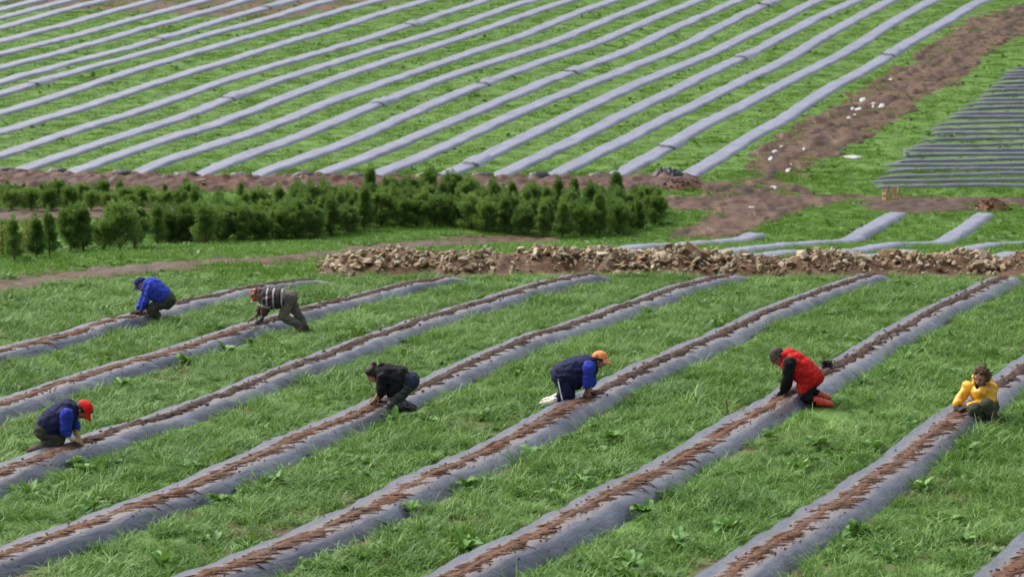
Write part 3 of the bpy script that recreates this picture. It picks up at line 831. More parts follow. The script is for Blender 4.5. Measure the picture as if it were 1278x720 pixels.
for row, y in enumerate((75.0, 76.0, 77.0)):
    px = -45 + random.uniform(0, 12); k_ = 0
    while px < 255:
        shrub(random.choice([5, 5, 4]), (px - W0 / 2) / FPX * y, y + random.uniform(-.3, .3), random.uniform(.55, .82),
              'low light green shrub of the back plot, %s row, %s from the left' % (('front', 'middle', 'rear')[row], ORD[k_]), 'low shrubs of the plot behind')
        px += random.uniform(22, 34); k_ += 1
for k_, px in enumerate((8, 28, 50, 76, 101, 126, 148, 172, 205, 232, 300)):
    y = 78. + random.uniform(-.3, .3)
    shrub(6, (px - W0 / 2) / FPX * y, y, random.uniform(.55, .85), 'small dark conical sapling in front of the soil bank, %s from the left' % ORD[k_], 'conical saplings by the soil bank', 'conifer_sapling', 'sapling')
rows = []
V, F = [], []
for k in range(16):
    x, y = random.gauss(0, .14), random.gauss(0, .1); h = random.uniform(.5, .95)
    tube(V, F, (x, y, 0), (x + random.gauss(0, .05), y, h), .008, .004, 5)
    for j in range(60):
        t = random.uniform(.15, 1); d = unit(RNG.normal(0, 1, 3) + np.array([0, 0, .6]))
        rows.append((np.array([x, y, h * t]), d, unit(np.cross(d, RNG.normal(0, 1, 3))), random.uniform(.04, .1), .012))
stm = mesh('stems', V, F); stm.materials.append(M['yellow_weed']); lvm = leaf_quads(rows, 'leaves', M['yellow_weed'])
for px, py, lab in ((4, 322, 'tall yellow weed at the left edge of the picture'), (35, 318, 'tall yellow weed between two dark loose shrubs')):
    g = ground(px, py); root = empty('yellow_weed', tuple(g)); link('stems', stm, None, root); tag(link('leaves', lvm, None, root), kind='stuff'); tag(root, lab, 'weed')

# ------------------------------------------------------------------ grass and weeds
def blades(n, rad, hmin, hmax, width, lean, seed, mat, segs=3, name='tuft'):
    rg = np.random.default_rng(seed)
    V, F = [], []
    wind = rg.uniform(0, 6.28)
    for k in range(n):
        r = rad * math.sqrt(rg.random()); th = rg.uniform(0, 6.28)
        b = np.array([r * math.cos(th), r * math.sin(th), -.02]); h = rg.uniform(hmin, hmax)
        az = th + rg.normal(0, .9) if rg.random() < .6 else wind + rg.normal(0, .5)
        ln = h * rg.uniform(.25, 1.0) * lean
        d = np.array([math.cos(az), math.sin(az), 0]); s = np.array([-math.sin(az), math.cos(az), 0])
        s = s * math.cos(rg.uniform(-.9, .9)) + d * .3 * rg.uniform(-1, 1)
        w = width * rg.uniform(.7, 1.3); b0 = len(V)
        drop = min(.62, rg.uniform(0, .45) * lean)
        for j in range(segs):
            t = j / segs
            p = b + d * ln * t ** 1.8 + np.array([0, 0, h * (t - drop * t ** 3)])
            ww = w * (1 - .55 * t)
            V += [p - s * ww, p + s * ww]
        V.append(b + d * ln + np.array([0, 0, h * (1 - drop)]))
        for j in range(segs - 1): F.append((b0 + 2 * j, b0 + 2 * j + 1, b0 + 2 * j + 3, b0 + 2 * j + 2))
        e = b0 + 2 * (segs - 1); F.append((e, e + 1, e + 2))
    me = mesh(name, V, F); me.materials.append(mat)
    return me
def leafblade(V, F, base, az, L, Wd, up, droop, wav=0.):
    """a broad leaf with a folded midrib, arching outwards"""
    d = np.array([math.cos(az), math.sin(az), 0]); s = np.array([-math.sin(az), math.cos(az), 0]); b0 = len(V)
    m = 6
    for j in range(m):
        t = j / (m - 1)
        w = Wd * math.sin(math.pi * min(1, t * .92 + .08)) ** .75 * (1 - .25 * t)
        c = base + d * L * t * math.cos(up) + np.array([0, 0, L * (t * math.sin(up) - droop * t * t)])
        wv = wav * math.sin(t * 11)
        V += [c - s * w + np.array([0, 0, w * .35 + wv]), c, c + s * w + np.array([0, 0, w * .35 - wv])]
    for j in range(m - 1):
        a = b0 + 3 * j; F += [(a, a + 1, a + 4, a + 3), (a + 1, a + 2, a + 5, a + 4)]
def rosette(n, L0, L1, Wd, seed, mat, name='weed'):
    rg = random.Random(seed); V, F = [], []
    for k in range(n):
        L = rg.uniform(L0, L1)
        leafblade(V, F, np.array([rg.gauss(0, .03), rg.gauss(0, .03), 0.]), rg.uniform(0, 6.28), L, Wd * L * rg.uniform(.8, 1.2), rg.uniform(.45, 1.2), rg.uniform(.2, .7), .006)
    me = mesh(name, V, F); me.materials.append(mat); return me

def scatter(name, P, rot, scl, idx, tint, variants, label, cat):
    me = bpy.data.meshes.new(name); n = len(P)
    me.vertices.add(n); me.vertices.foreach_set('co', np.asarray(P, np.float32).ravel())
    a = me.attributes.new('rot', 'FLOAT_VECTOR', 'POINT'); a.data.foreach_set('vector', np.asarray(rot, np.float32).ravel())
    a = me.attributes.new('scl', 'FLOAT_VECTOR', 'POINT'); a.data.foreach_set('vector', np.asarray(scl, np.float32).ravel())
    a = me.attributes.new('idx', 'INT', 'POINT'); a.data.foreach_set('value', np.asarray(idx, np.int32))
    a = me.attributes.new('tint', 'FLOAT', 'POINT'); a.data.foreach_set('value', np.asarray(tint, np.float32))
    o = link(name, me)
    ng = bpy.data.node_groups.new(name, 'GeometryNodeTree')
    ng.interface.new_socket('Geometry', in_out='INPUT', socket_type='NodeSocketGeometry')
    ng.interface.new_socket('Geometry', in_out='OUTPUT', socket_type='NodeSocketGeometry')
    gi = ng.nodes.new('NodeGroupInput'); go = ng.nodes.new('NodeGroupOutput')
    ip = ng.nodes.new('GeometryNodeInstanceOnPoints'); jn = ng.nodes.new('GeometryNodeJoinGeometry')
    for v in variants:
        src = bpy.data.objects.new(v.name + '_source', v)
        oi = ng.nodes.new('GeometryNodeObjectInfo'); oi.inputs['Object'].default_value = src; oi.inputs['As Instance'].default_value = True
        ng.links.new(oi.outputs['Geometry'], jn.inputs[0])
    def named(nm, typ):
        nd = ng.nodes.new('GeometryNodeInputNamedAttribute'); nd.data_type = typ; nd.inputs['Name'].default_value = nm
        return nd.outputs[0]
    ip.inputs['Pick Instance'].default_value = True
    ng.links.new(gi.outputs[0], ip.inputs['Points']); ng.links.new(jn.outputs[0], ip.inputs['Instance'])
    ng.links.new(named('idx', 'INT'), ip.inputs['Instance Index'])
    er = ng.nodes.new('FunctionNodeEulerToRotation'); ng.links.new(named('rot', 'FLOAT_VECTOR'), er.inputs[0]); ng.links.new(er.outputs[0], ip.inputs['Rotation'])
    ng.links.new(named('scl', 'FLOAT_VECTOR'), ip.inputs['Scale'])
    ng.links.new(ip.outputs[0], go.inputs[0])
    md = o.modifiers.new('scatter', 'NODES'); md.node_group = ng
    tag(o, label, cat, kind='stuff')
    return o

def free(x, y, bedpad=0.):
    """true where plants may grow: off the beds, the bare earth and the strips"""
    ok = np.ones(len(x), bool)
    for by, bx, wl, wr in BEDS:
        c = np.interp(y, by, bx); l = np.interp(y, by, wl); r = np.interp(y, by, wr)
        w = (x - c) * .925
        ok &= ~((y > by[0] - .3) & (y < by[-1] + .1) & (w > -l - bedpad) & (w < r + bedpad))
    return ok
def vfrac(x, y, s, seed):                # cheap smooth noise for patchiness, about -1..1
    return (np.sin(x * s * 1.7 + seed + 1.9 * np.sin(y * s * .9 + seed)) + np.sin(y * s * 1.3 - seed * 2 + 1.6 * np.sin(x * s * 1.1)) + np.sin((x + y) * s * 2.3 + seed * 3)) / 3
def pts_in(d0, d1, dens, margin=3.):
    n = int(dens * (d1 - d0) * (.43 * (d0 + d1) / 2 + 2 * margin))
    y = RNG.uniform(d0, d1, int(n * 1.4)); half = .215 * y + margin
    wmax = .215 * d1 + margin
    x = RNG.uniform(-wmax, wmax, len(y)); k = np.abs(x) < half
    return x[k], y[k]
def mud_ok(x, y, grassy=.0):
    ok = np.ones(len(x), bool)
    for P, edge, patch in ((P_TRACK, .15, .5), (P_ROAD, .15, 9), (P_SLOPE, .35, .02), (P_BANK, .12, .8), (P_PATCH, .1, .75), (P_GAP, .1, .4), (P_WALL, .25, .72)):
        s = sdist(P, x, y); nz = vfrac(x, y, 1.1, 3.3)
        ok &= (s < edge * (1 + 2 * vfrac(x, y, 2.4, 1.))) | ((nz + .35 * vfrac(x, y, 3.7, 6.) > patch) & (RNG.random(len(x)) < .7))
    return ok

TALL = [blades(34, .15, .08, .26, .008, 2.0, s, M['grass'], 5) for s in range(5)] + [blades(36, .18, .06, .16, .009, 2.2, s, M['grass'], 4) for s in (11, 12, 13)]
SHORT = [blades(38, .2, .05, .13, .008, .9, s, M['grass_mid']) for s in (21, 22, 23)]
HILL = [blades(44, .28, .025, .055, .011, .8, s, M['grass_far'], 2) for s in (31, 32, 33)]
WEEDS = [rosette(9, .09, .18, .26, s, M['weed']) for s in (41, 42, 43)] + [rosette(14, .05, .11, .4, s, M['weed']) for s in (44, 45)]

TRODDEN = [tuple(ground(a, b)[:2]) + (r,) for a, b, r in ((1030, 514, .27), (1008, 512, .25), (510, 514, .27), (488, 516, .3), (680, 506, .26), (372, 416, .3), (355, 414, .3), (45, 567, .3), (70, 566, .3), (1238, 531, .27), (1220, 528, .26), (196, 394, .3), (206, 396, .3), (376, 421, .36), (366, 420, .3), (1036, 520, .3))]   # trampled by the workers
def do_scatter(name, d0, d1, dens, variants, smin, smax, label, bedpad, thin=None, tilt=.15, margin=3.):
    x, y = pts_in(d0, d1, dens, margin)
    ok = free(x, y, bedpad) & mud_ok(x, y)
    for kx, ky, kr in TRODDEN: ok &= ((x - kx) ** 2 + (y - ky) ** 2 > kr * kr) | (RNG.random(len(x)) < .12)
    if thin is not None: ok &= RNG.random(len(x)) < thin(x, y)
    x, y = x[ok], y[ok]; n = len(x)
    pn = vfrac(x, y, .8, 5.1)
    s = RNG.uniform(smin, smax, n) * (1 + .25 * pn + .2 * vfrac(x, y, 2.9, 1.7))
    scl = np.stack([s * RNG.uniform(.9, 1.1, n), s, s * RNG.uniform(.8, 1.2, n)], -1)
    rot = np.stack([RNG.normal(0, tilt, n), RNG.normal(0, tilt, n), RNG.uniform(0, 6.28, n)], -1)
    tint = np.clip(.5 + .3 * RNG.normal(0, 1, n) + .22 * vfrac(x, y, .6, 9.), 0, 1)
    return scatter(name, np.stack([x, y, T(x, y)], -1), rot, scl, RNG.integers(0, len(variants), n), tint, variants, label, 'grass' if 'weed' not in name else 'weeds')
do_scatter('field_grass', 19, 50.8, 52, TALL, .5, .95, 'lush green grass growing between the near mulched beds', .13)
do_scatter('verge_grass', 49.5, 83., 28, SHORT, .6, 1.05, 'short bright grass around the hedge, tracks and lower beds', .05)
def hill_thin(x, y):
    s = sdist(P_DARKF, x, y)
    near_strip = np.min(np.abs(y[:, None] - np.array(STRIPS)[None]), axis=1) < .2
    return np.where(s > 0, np.where(near_strip, .12, 1.), 1.) * np.where(sdist(P_TOPL, x, y) > 0, np.clip(.55 + 1.2 * vfrac(x, y, .7, 2.), .1, 1), 1.)
do_scatter('hillside_grass', 81.5, 142, 15, HILL, .8, 1.35, 'short yellow-green grass between the hillside beds', .03, hill_thin, .04, 2.)
do_scatter('field_weeds', 19, 51, 15, WEEDS, .6, 1.5, 'small broad-leaved weeds scattered through the near grass', .12, lambda x, y: np.clip(1.5 * vfrac(x, y, 1.1, 7.), .04, 1))
do_scatter('verge_weeds', 51, 79, 2.2, WEEDS, .8, 1.6, 'low leafy weeds in the grass around the hedge and lower beds', .1, lambda x, y: np.clip(.3 + 1.2 * vfrac(x, y, .7, 4.), .05, 1))
do_scatter('hillside_weeds', 82, 135, 1.4, WEEDS, .7, 1.3, 'tiny leafy weeds dotted over the hillside grass', .05, lambda x, y: np.where(sdist(P_DARKF, x, y) > 0, 1., np.clip(.3 + .8 * vfrac(x, y, .5, 4.), .1, 1)))

# single dock plants big enough to tell apart
LEAF = []
for s in range(4):
    V, F = [], []; leafblade(V, F, np.zeros(3), 0, 1., .2 + .03 * s, .75, .25 + .15 * s, .02); me = mesh('leaf', V, F); me.materials.append(M['dock']); LEAF.append(me)
docks = [(152, 487), (230, 457), (311, 433), (105, 592), (99, 583), (38, 621), (113, 640), (254, 628), (200, 712), (242, 588), (476, 526), (534, 530), (797, 395), (743, 538), (761, 553),
         (722, 609), (706, 588), (645, 570), (804, 645), (846, 684), (581, 692), (790, 710), (347, 607), (565, 609), (582, 687), (495, 641), (1092, 564), (1001, 591), (1131, 612), (1069, 672),
         (1187, 656), (1203, 682), (909, 666), (958, 551), (1207, 568), (916, 394), (1132, 452), (1078, 481), (1020, 560), (1110, 470), (60, 490), (270, 440)]
BEDWHO = [('far-left', 'blue-jacketed'), ('E', 'striped'), ('D', 'red-capped'), ('C', 'black-clad'), ('B', 'orange-capped'), ('A', 'red-jacketed'), ('G', 'yellow-coated')]
count = {}
for px, py in sorted(docks, key=lambda d: -d[1]):
    g = ground(px, py); ok = free(np.array([g.x]), np.array([g.y]), .1)[0]
    if not ok: g = g + Vector((.18, -.12, 0))
    root = empty('dock_plant', (g.x, g.y, float(T(g.x, g.y)) + .05)); n = random.randint(7, 10); a0 = random.uniform(0, 6.28)
    for k in range(n):
        o = link('leaf', random.choice(LEAF), None, root, (random.gauss(0, .02), random.gauss(0, .02), 0))
        s = random.uniform(.17, .3); o.scale = (s, s, s); o.rotation_euler = (random.gauss(0, .2), random.uniform(-.5, .35), a0 + k * 6.283 / n + random.gauss(0, .25))
    who = None
    for nm, wh in BEDWHO:
        if float(np.interp(g.y, NB[nm].q[:, 1], NB[nm].q[:, 0])) > g.x: who = 'left of the %s worker\'s bed' % wh; break
    who = who or 'right of the yellow-coated worker\'s bed'
    count[who] = count.get(who, 0) + 1
    tag(root, 'broad-leaved weed in the grass %s, %s from the front' % (who, ORD[count[who] - 1]), 'weed', 'broad-leaved weeds in the near grass')

# ------------------------------------------------------------------ people
def cloth(name, c, rough=.85, var=.38, fold=11.): return plain(name, c, rough, var, 6., 1., fold, .2)
M['skin'] = plain('skin', (.40, .22, .15), .55, .12, 25., .1)
M['skin_tan'] = plain('weathered_skin', (.33, .165, .105), .55, .15, 25., .1)
M['hair_dark'] = plain('dark_hair', (.022, .014, .011), .5, .5, 90., .8, 120.)
M['hair_brown'] = plain('brown_hair', (.085, .045, .025), .6, .6, 60., .9, 70.)
M['hair_grey'] = plain('grey_hair', (.35, .34, .33), .6, .3, 60.)
M['eye'] = plain('eye', (.02, .015, .012), .2, .1)
M['royal'] = cloth('royal_blue_cloth', (.028, .05, .36)); M['navy'] = cloth('navy_cloth', (.014, .018, .055)); M['navy_cap'] = cloth('navy_cap_cloth', (.018, .024, .12))
M['olive'] = cloth('olive_trousers', (.05, .055, .038)); M['red'] = cloth('red_cloth', (.52, .018, .018)); M['red_cap'] = cloth('red_cap_cloth', (.62, .018, .015))
M['black'] = cloth('black_cloth', (.010, .010, .012)); M['denim'] = cloth('dark_denim', (.028, .034, .062)); M['wader'] = plain('dark_waders', (.035, .036, .036), .45, .35, 9., .6, 12., .5)
M['orange'] = cloth('orange_cap_cloth', (.80, .29, .12), .85, .15); M['grey_hat'] = cloth('grey_wool', (.085, .07, .06), .95, .35); M['boot_red'] = plain('red_rubber', (.62, .055, .022), .35, .15, 9., .2, 20., .5)
M['boot_white'] = plain('muddy_white_rubber', (.62, .56, .47), .5, .3, 14.); M['white_cloth'] = cloth('white_cloth', (.75, .74, .70)); M['boot_brown'] = plain('muddy_brown_boot', (.075, .045, .035), .8, .4, 14.)
M['yellow'] = plain('yellow_oilskin', (.66, .34, .018), .42, .18, 8., .5, 14., .45); M['glove_black'] = plain('dark_glove', (.018, .017, .015), .7, .4)
M['glove_tan'] = plain('tan_glove', (.52, .33, .15), .8, .2); M['glove_purple'] = plain('purple_glove', (.09, .075, .16), .7, .3); M['glove_green'] = plain('grey_green_glove', (.075, .08, .06), .7, .3)
M['grey_trouser'] = plain('worn_grey_trousers', (.115, .105, .09), .85, .45, 7., .6, 14., .2)
k = NT('patterned_cap_cloth'); vr = k.n('TexVoronoi', Scale=34.); k.l(k.n('NewGeometry').outputs['Position'], vr.inputs['Vector'])
k.col(k.ramp(vr.outputs['Color'], [(.25, (.05, .02, .015)), (.4, (.42, .06, .04)), (.6, (.62, .42, .3)), (.75, (.22, .09, .05))], 'CONSTANT')); k.rough(.85); M['pattern'] = k.m
k = NT('striped_jumper_knit'); u = k.attr('band').outputs['Fac']
g_, w_, br, dk = (.33, .33, .35), (.4, .4, .42), (.055, .026, .020), (.018, .013, .013)
k.col(k.ramp(u, [(0., dk), (.06, g_), (.11, dk), (.17, br), (.27, g_), (.335, dk), (.40, br), (.50, dk), (.56, g_), (.62, dk), (.68, br), (.80, dk), (.86, g_), (.91, dk), (.95, br)], 'CONSTANT'))
k.rough(.95); k.bump(k.noise(70), .4, .01); M['striped'] = k.m

def cap_mesh(V, F, p0, r0, p1, r1, n=14, m=5):
    p0, p1 = Vector(p0), Vector(p1)
    a = (p1 - p0); a = a.normalized() if a.length > 1e-5 else Vector((0, 0, 1))
    u = a.orthogonal().normalized(); w = a.cross(u); b0 = len(V)
    V.append(p0 - a * r0)
    rings = [(p0, r0, -math.pi / 2 + (j + 1) / m * math.pi / 2) for j in range(m)] + [(p1, r1, j / m * math.pi / 2) for j in range(m)]
    for p, r, el in rings:
        for c in range(n):
            th = c / n * 6.2832
            V.append(p + a * (r * math.sin(el)) + (u * math.cos(th) + w * math.sin(th)) * (r * math.cos(el)))
    V.append(p1 + a * r1); R = len(rings)
    for c in range(n): F.append((b0, b0 + 1 + (c + 1) % n, b0 + 1 + c))
    for j in range(R - 1):
        for c in range(n):
            x = b0 + 1 + j * n + c; y = b0 + 1 + j * n + (c + 1) % n; F.append((x, y, y + n, x + n))
    e = b0 + 1 + (R - 1) * n
    for c in range(n): F.append((e + c, e + (c + 1) % n, b0 + 1 + R * n))
class Flesh:
    """overlapping tapered limbs and lumps, melted into one continuous surface"""
    def __init__(s): s.V, s.F = [], []
    def limb(s, *pr):                    # (point, radius), (point, radius), ...
        for (p, r), (q, t) in zip(pr[:-1], pr[1:]): cap_mesh(s.V, s.F, p, r, q, t)
        return s
    def ball(s, c, rx, ry=None, rz=None, R=None):
        ry = ry or rx; rz = rz or rx; R = R or Matrix.Identity(3); b0 = len(s.V)
        cap_mesh(s.V, s.F, (0, 0, -1e-4), 1, (0, 0, 1e-4), 1, 16, 6)
        for i_ in range(b0, len(s.V)):
            v = s.V[i_]; s.V[i_] = Vector(c) + R @ Vector((v.x * rx, v.y * ry, v.z * rz))
        return s
    def build(s, name, mat, root, voxel=.012, smooth=4, wrinkle=0., wscale=9., band=None, label=None):
        me0 = mesh(name, s.V, s.F); o = bpy.data.objects.new(name, me0); C.objects.link(o)
        md = o.modifiers.new('r', 'REMESH'); md.mode = 'VOXEL'; md.voxel_size = voxel; md.use_smooth_shade = True
        sm = o.modifiers.new('s', 'SMOOTH'); sm.factor = .5; sm.iterations = smooth
        dg = bpy.context.evaluated_depsgraph_get(); me = bpy.data.meshes.new_from_object(o.evaluated_get(dg))
        bpy.data.objects.remove(o); me.name = name
        n = len(me.vertices); co = np.zeros(n * 3); no = np.zeros(n * 3)
        me.vertices.foreach_get('co', co); me.vertex_normals.foreach_get('vector', no)
        co = co.reshape(-1, 3); no = no.reshape(-1, 3)
        if wrinkle:
            sd_ = random.random() * 40
            d = np.array([(.5 - abs(mnoise.noise((a * wscale + sd_, b * wscale, c * wscale * 1.4)))) + .5 * mnoise.noise((a * wscale * 2.3, b * wscale * 2.3 + sd_, c * wscale * 2.3)) for a, b, c in co])
            co = co + no * (wrinkle * d)[:, None]
        if band is not None:
            a = me.attributes.new('band', 'FLOAT', 'POINT'); a.data.foreach_set('value', band(co))
        co = co - np.array(root.location)
        me.vertices.foreach_set('co', co.ravel()); me.update()
        ob = link(name, me, mat, root, smooth=True)
        if label: ob['label'] = label
        return ob

def basis(fwd, up):
    f = Vector(fwd).normalized(); u = Vector(up); u = (u - f * u.dot(f)).normalized(); r = f.cross(u)
    return Matrix((f, -r, u)).transposed()         # columns: forward, left, up
def head(fl, c, R, s=1.):
    """skull, jaw, nose, ears, brow; R columns forward, left, up"""
    P = lambda x, y, z: c + R @ Vector((x, y, z)) * s
    fl.ball(P(0, 0, .02), .098 * s, .077 * s, .105 * s, R); fl.ball(P(.03, 0, -.055), .068 * s, .058 * s, .062 * s, R); fl.ball(P(.055, 0, -.095), .03 * s, .03 * s, .022 * s, R)
    fl.limb((P(.085, 0, .015), .013 * s), (P(.115, 0, -.03), .017 * s))
    for e in (-1, 1):
        fl.ball(P(-.005, .078 * e, -.01), .022 * s, .012 * s, .033 * s, R); fl.ball(P(.075, .035 * e, .03), .02 * s, .026 * s, .012 * s, R); fl.ball(P(.07, .04 * e, -.03), .022 * s, .022 * s, .018 * s, R)
    fl.limb((P(.088, -.022, -.062), .009 * s), (P(.094, 0, -.06), .01 * s), (P(.088, .022, -.062), .009 * s))
def eyes(c, R, root, s=1.):
    for e in (-1, 1):
        V, F = [], []; cap_mesh(V, F, c + R @ Vector((.082, .033 * e, .008)) * s, .011 * s, c + R @ Vector((.083, .033 * e, .008)) * s, .011 * s, 8, 3)
        link('eye', mesh('eye', [v - root.location for v in V], F), M['eye'], root, smooth=True)
def hand(fl, w, tip, palm_n, side, s=1., curl=.5):
    """palm and five fingers from the wrist w towards tip; palm_n is where the palm faces"""
    w = Vector(w); f = (Vector(tip) - w).normalized(); n = Vector(palm_n); n = (n - f * n.dot(f)).normalized(); l = f.cross(n) * side
    for t in (-.03, -.01, .012, .032): fl.limb((w + l * t * .6 * s, .02 * s), (w + f * .085 * s + l * t * s, .0145 * s))
    for t, L in ((-.036, .062), (-.012, .078), (.013, .084), (.038, .074)):
        b = w + f * .09 * s + l * t * s; m = b + (f * .6 + l * t * 2 + n * curl * .35).normalized() * L * .5 * s
        e = m + (f * .45 + n * curl + l * t * 2).normalized() * L * .48 * s
        fl.limb((b, .0105 * s), (m, .0095 * s), (e, .0075 * s))
    b = w + f * .025 * s + l * .035 * s; m = b + (f * .6 + l * .75 + n * .3).normalized() * .045 * s; e = m + (f * .9 + l * .1 + n * .35).normalized() * .036 * s
    fl.limb((b, .016 * s), (m, .012 * s), (e, .009 * s))
def ball_cap(c, R, mat, root, s=1., brim=.085):
    """peaked cap: rounded crown, stitched button and a bent peak; sits on the head at c"""
    V, F = [], []; n, m = 22, 8
    for j in range(m):
        el = j / (m - 1) * math.pi / 2
        for i_ in range(n):
            th = i_ / n * 6.2832
            V.append(Vector((.110 * math.cos(th) * math.cos(el) - .004, .092 * math.sin(th) * math.cos(el), .03 + .102 * math.sin(el) ** .9 + .012 * math.cos(th) * math.cos(el))))
    for j in range(m - 1):
        for i_ in range(n): F.append((j * n + i_, j * n + (i_ + 1) % n, (j + 1) * n + (i_ + 1) % n, (j + 1) * n + i_))
    tr = lambda vs: [c + R @ (v * s) - root.location for v in vs]
    cp = link('cap', mesh('cap', tr(V), F), mat, root, smooth=True)
    V, F = [], []; nb = 11
    for z in (0, -.006):
        for j in range(4):
            for i_ in range(nb):
                th = (i_ / (nb - 1) - .5) * 2.1
                r = .1 + brim * j / 3 * (math.cos(th) ** .6 if abs(th) < 1.5 else 0)
                V.append(Vector((r * math.cos(th), .088 * math.sin(th) * (1 + .06 * j), .043 - .012 * j - .02 * (th * th) * j / 3 + z)))
    K = 4 * nb
    for j in range(3):
        for i_ in range(nb - 1):
            a = j * nb + i_; F += [(a, a + 1, a + nb + 1, a + nb), (K + a, K + a + nb, K + a + nb + 1, K + a + 1)]
    for i_ in range(nb - 1): a = 3 * nb + i_; F.append((a, a + 1, K + a + 1, K + a))
    link('peak', mesh('peak', tr(V), F), mat, cp, smooth=True)
    return cp

class Worker:
    """joints given where they show in the photograph, each with its own depth (metres beyond the worker's own distance)"""
    def __init__(s, D, ox, oy, sc, base, label, rx=1.):
        s.D, s.ox, s.oy, s.sc = D, ox, oy, sc
        b = s.p(*base)
        s.root = empty('person', (b.x, b.y, float(T(b.x, b.y)))); tag(s.root, label, 'person', 'workers at the mulched beds')
        s.m = D / FPX / sc               # metres per crop pixel
    def p(s, x, y, dd=0.):
        return at(s.ox + x / s.sc, s.oy + y / s.sc, s.D + dd)
def torso(fl, pts, half, add=0.):
    """pts: (point, radius) from hip to shoulder; half: half widths in depth"""
    for e in (-1, 0, 1):
        fl.limb(*[(p + Vector((0, e * h, 0)), r + add - (0 if e == 0 else .0)) for (p, r), h in zip(pts, half)])
def lerp(a, b, t): return a * (1 - t) + b * t
def surf(p):
    z = float(T(p.x, p.y))
    for b in NB.values():
        if b.q[0, 1] < p.y < b.q[-1, 1]:
            i_ = int(np.argmin(np.abs(b.q[:, 1] - p.y))); wv = float((np.array(p[:2]) - b.q[i_]) @ b.nr[i_])
            if -b.WL[i_] < wv < b.WR[i_]: z += b.H[i_] * float(prof(wv / (b.WR[i_] if wv > 0 else b.WL[i_])))
    return z
def lift(p, r):                          # keep hands, knees and feet on the ground or the bed, not in it
    return Vector((p.x, p.y, max(p.z, surf(p) + r)))
def worker(w, hip, waist, chest, neck, hd, fwd, up, arms, legs, tr, top, sleeves=None, trousers=None, boots=None, gloves=None, skin='skin', hs=1., sleeve_t=1., hem=None, sleeve_r=.062,
           leg_r=(.098, .078, .058), boot_t=.45, half=(.07, .07, .07), top_t=.75, pants=.97, tsm=2, bare_foot=False, top_name='jacket', band=None, shape_extra=None, hem_drop=None):
    """arms/legs: two chains of crop joints; tr: torso radii at hip, waist, chest"""
    R = w.root; P = lambda q: w.p(*q)
    H, Wst, Ch, Nk, Hd = P(hip), P(waist), P(chest), P(neck), P(hd); HB = basis(fwd, up)
    # the body itself, one continuous surface
    fl = Flesh(); torso(fl, [(H, tr[0] * .8), (Wst, tr[1] * .8), (Ch, tr[2] * .78)], half)
    fl.limb((lerp(Ch, Nk, .4), .075), (Nk, .056), (Hd + HB @ Vector((-.03, 0, -.05)) * hs, .054)); head(fl, Hd, HB, hs)
    A = []
    for sh, el, wr, tip, pn, side in arms:
        S, E, Wr, Ti = P(sh), P(el), lift(P(wr), .075), lift(P(tip), .035); A.append((S, E, Wr, Ti, Vector(pn), side))
        fl.limb((Ch, .07), (S, .06), (lerp(S, E, .4), .052), (E, .041), (lerp(E, Wr, .3), .042), (Wr, .027)); hand(fl, Wr, Ti, pn, side)
    L = []
    for hp, kn, an, toe in legs:
        a, b, c, d = P(hp), lift(P(kn), leg_r[1] * .85), lift(P(an), .06), lift(P(toe), .045); L.append((a, b, c, d))
        fl.limb((H, tr[0] * .7), (a, .085), (lerp(a, b, .45), .076), (b, .055), (lerp(b, c, .3), .056), (c, .036)); fl.limb((c, .04), (lerp(c, d, .5), .04), (d, .028))
    fl.build('body', M[skin], R, .0095, 2); eyes(Hd, HB, R, hs)
    # trousers
    fl = Flesh(); torso(fl, [(H, tr[0] * pants), (lerp(H, Wst, .5), tr[1] * pants * .93)], half[:2])
    for a, b, c, d in L:
        end = lerp(b, c, boot_t if boots else .93)
        fl.limb((lerp(H, a, .6), tr[0] * pants * .87), (a, leg_r[0] * 1.05), (lerp(a, b, .5), leg_r[0] * .93), (b, leg_r[1]), (lerp(b, end, .4), leg_r[1] * .97), (end, leg_r[2]))
    fl.build('trousers', M[trousers], R, .0115, 2, .024, 8.)
    # boots
    for a, b, c, d in L:
        fl = Flesh(); st = lerp(b, c, (boot_t - .08) if boots else .86); rr = leg_r[2] + (.008 if boots else -.008)
        fl.limb((st, rr), (lerp(st, c, .6), rr * .95), (c, rr * .9)); fl.limb((c, .052), (lerp(c, d, .55), .05), (d, .037)); fl.build('boot', M[boots or 'boot_brown'], R, .012, 3, .006, 14.)
    # upper garment and sleeves
    fl = Flesh(); torso(fl, [(lerp(H, Wst, top_t), lerp(tr[0], tr[1], top_t)), (Wst, tr[1]), (Ch, tr[2])], half, .012)
    if hem_drop:
        for q, r_, h_ in hem_drop: torso(fl, [(lerp(H, Wst, top_t), tr[0]), (P(q), r_)], (half[0], h_), .014)
    fl.limb((Ch, tr[2] * .8), (lerp(Ch, Nk, .75), .075))
    if shape_extra: shape_extra(fl, P)
    def sleeve(f2, grow=0.):
        for S, E, Wr, Ti, pn, sd_ in A:
            e1 = lerp(E, Wr, max(0, sleeve_t - 1) if sleeve_t > 1 else 0); f2.limb((lerp(Ch, S, .55), tr[2] * .62 + grow), (S, sleeve_r * 1.18 + grow), (lerp(S, E, .5), sleeve_r * 1.02 + grow))
            if sleeve_t <= 1: f2.limb((lerp(S, E, .5), sleeve_r * 1.02 + grow), (lerp(S, E, sleeve_t), sleeve_r * .97 + grow))
            else: f2.limb((lerp(S, E, .5), sleeve_r * 1.02 + grow), (E, sleeve_r * .92 + grow), (lerp(E, Wr, .5 * (sleeve_t - 1)), sleeve_r * .86 + grow), (e1, sleeve_r * .72 + grow))
    if sleeves is None: sleeve(fl)
    fl.build(top_name, M[top], R, .0115, tsm, .028, 6.5, band=(lambda co: band(co, H, Ch, A)) if band else None)
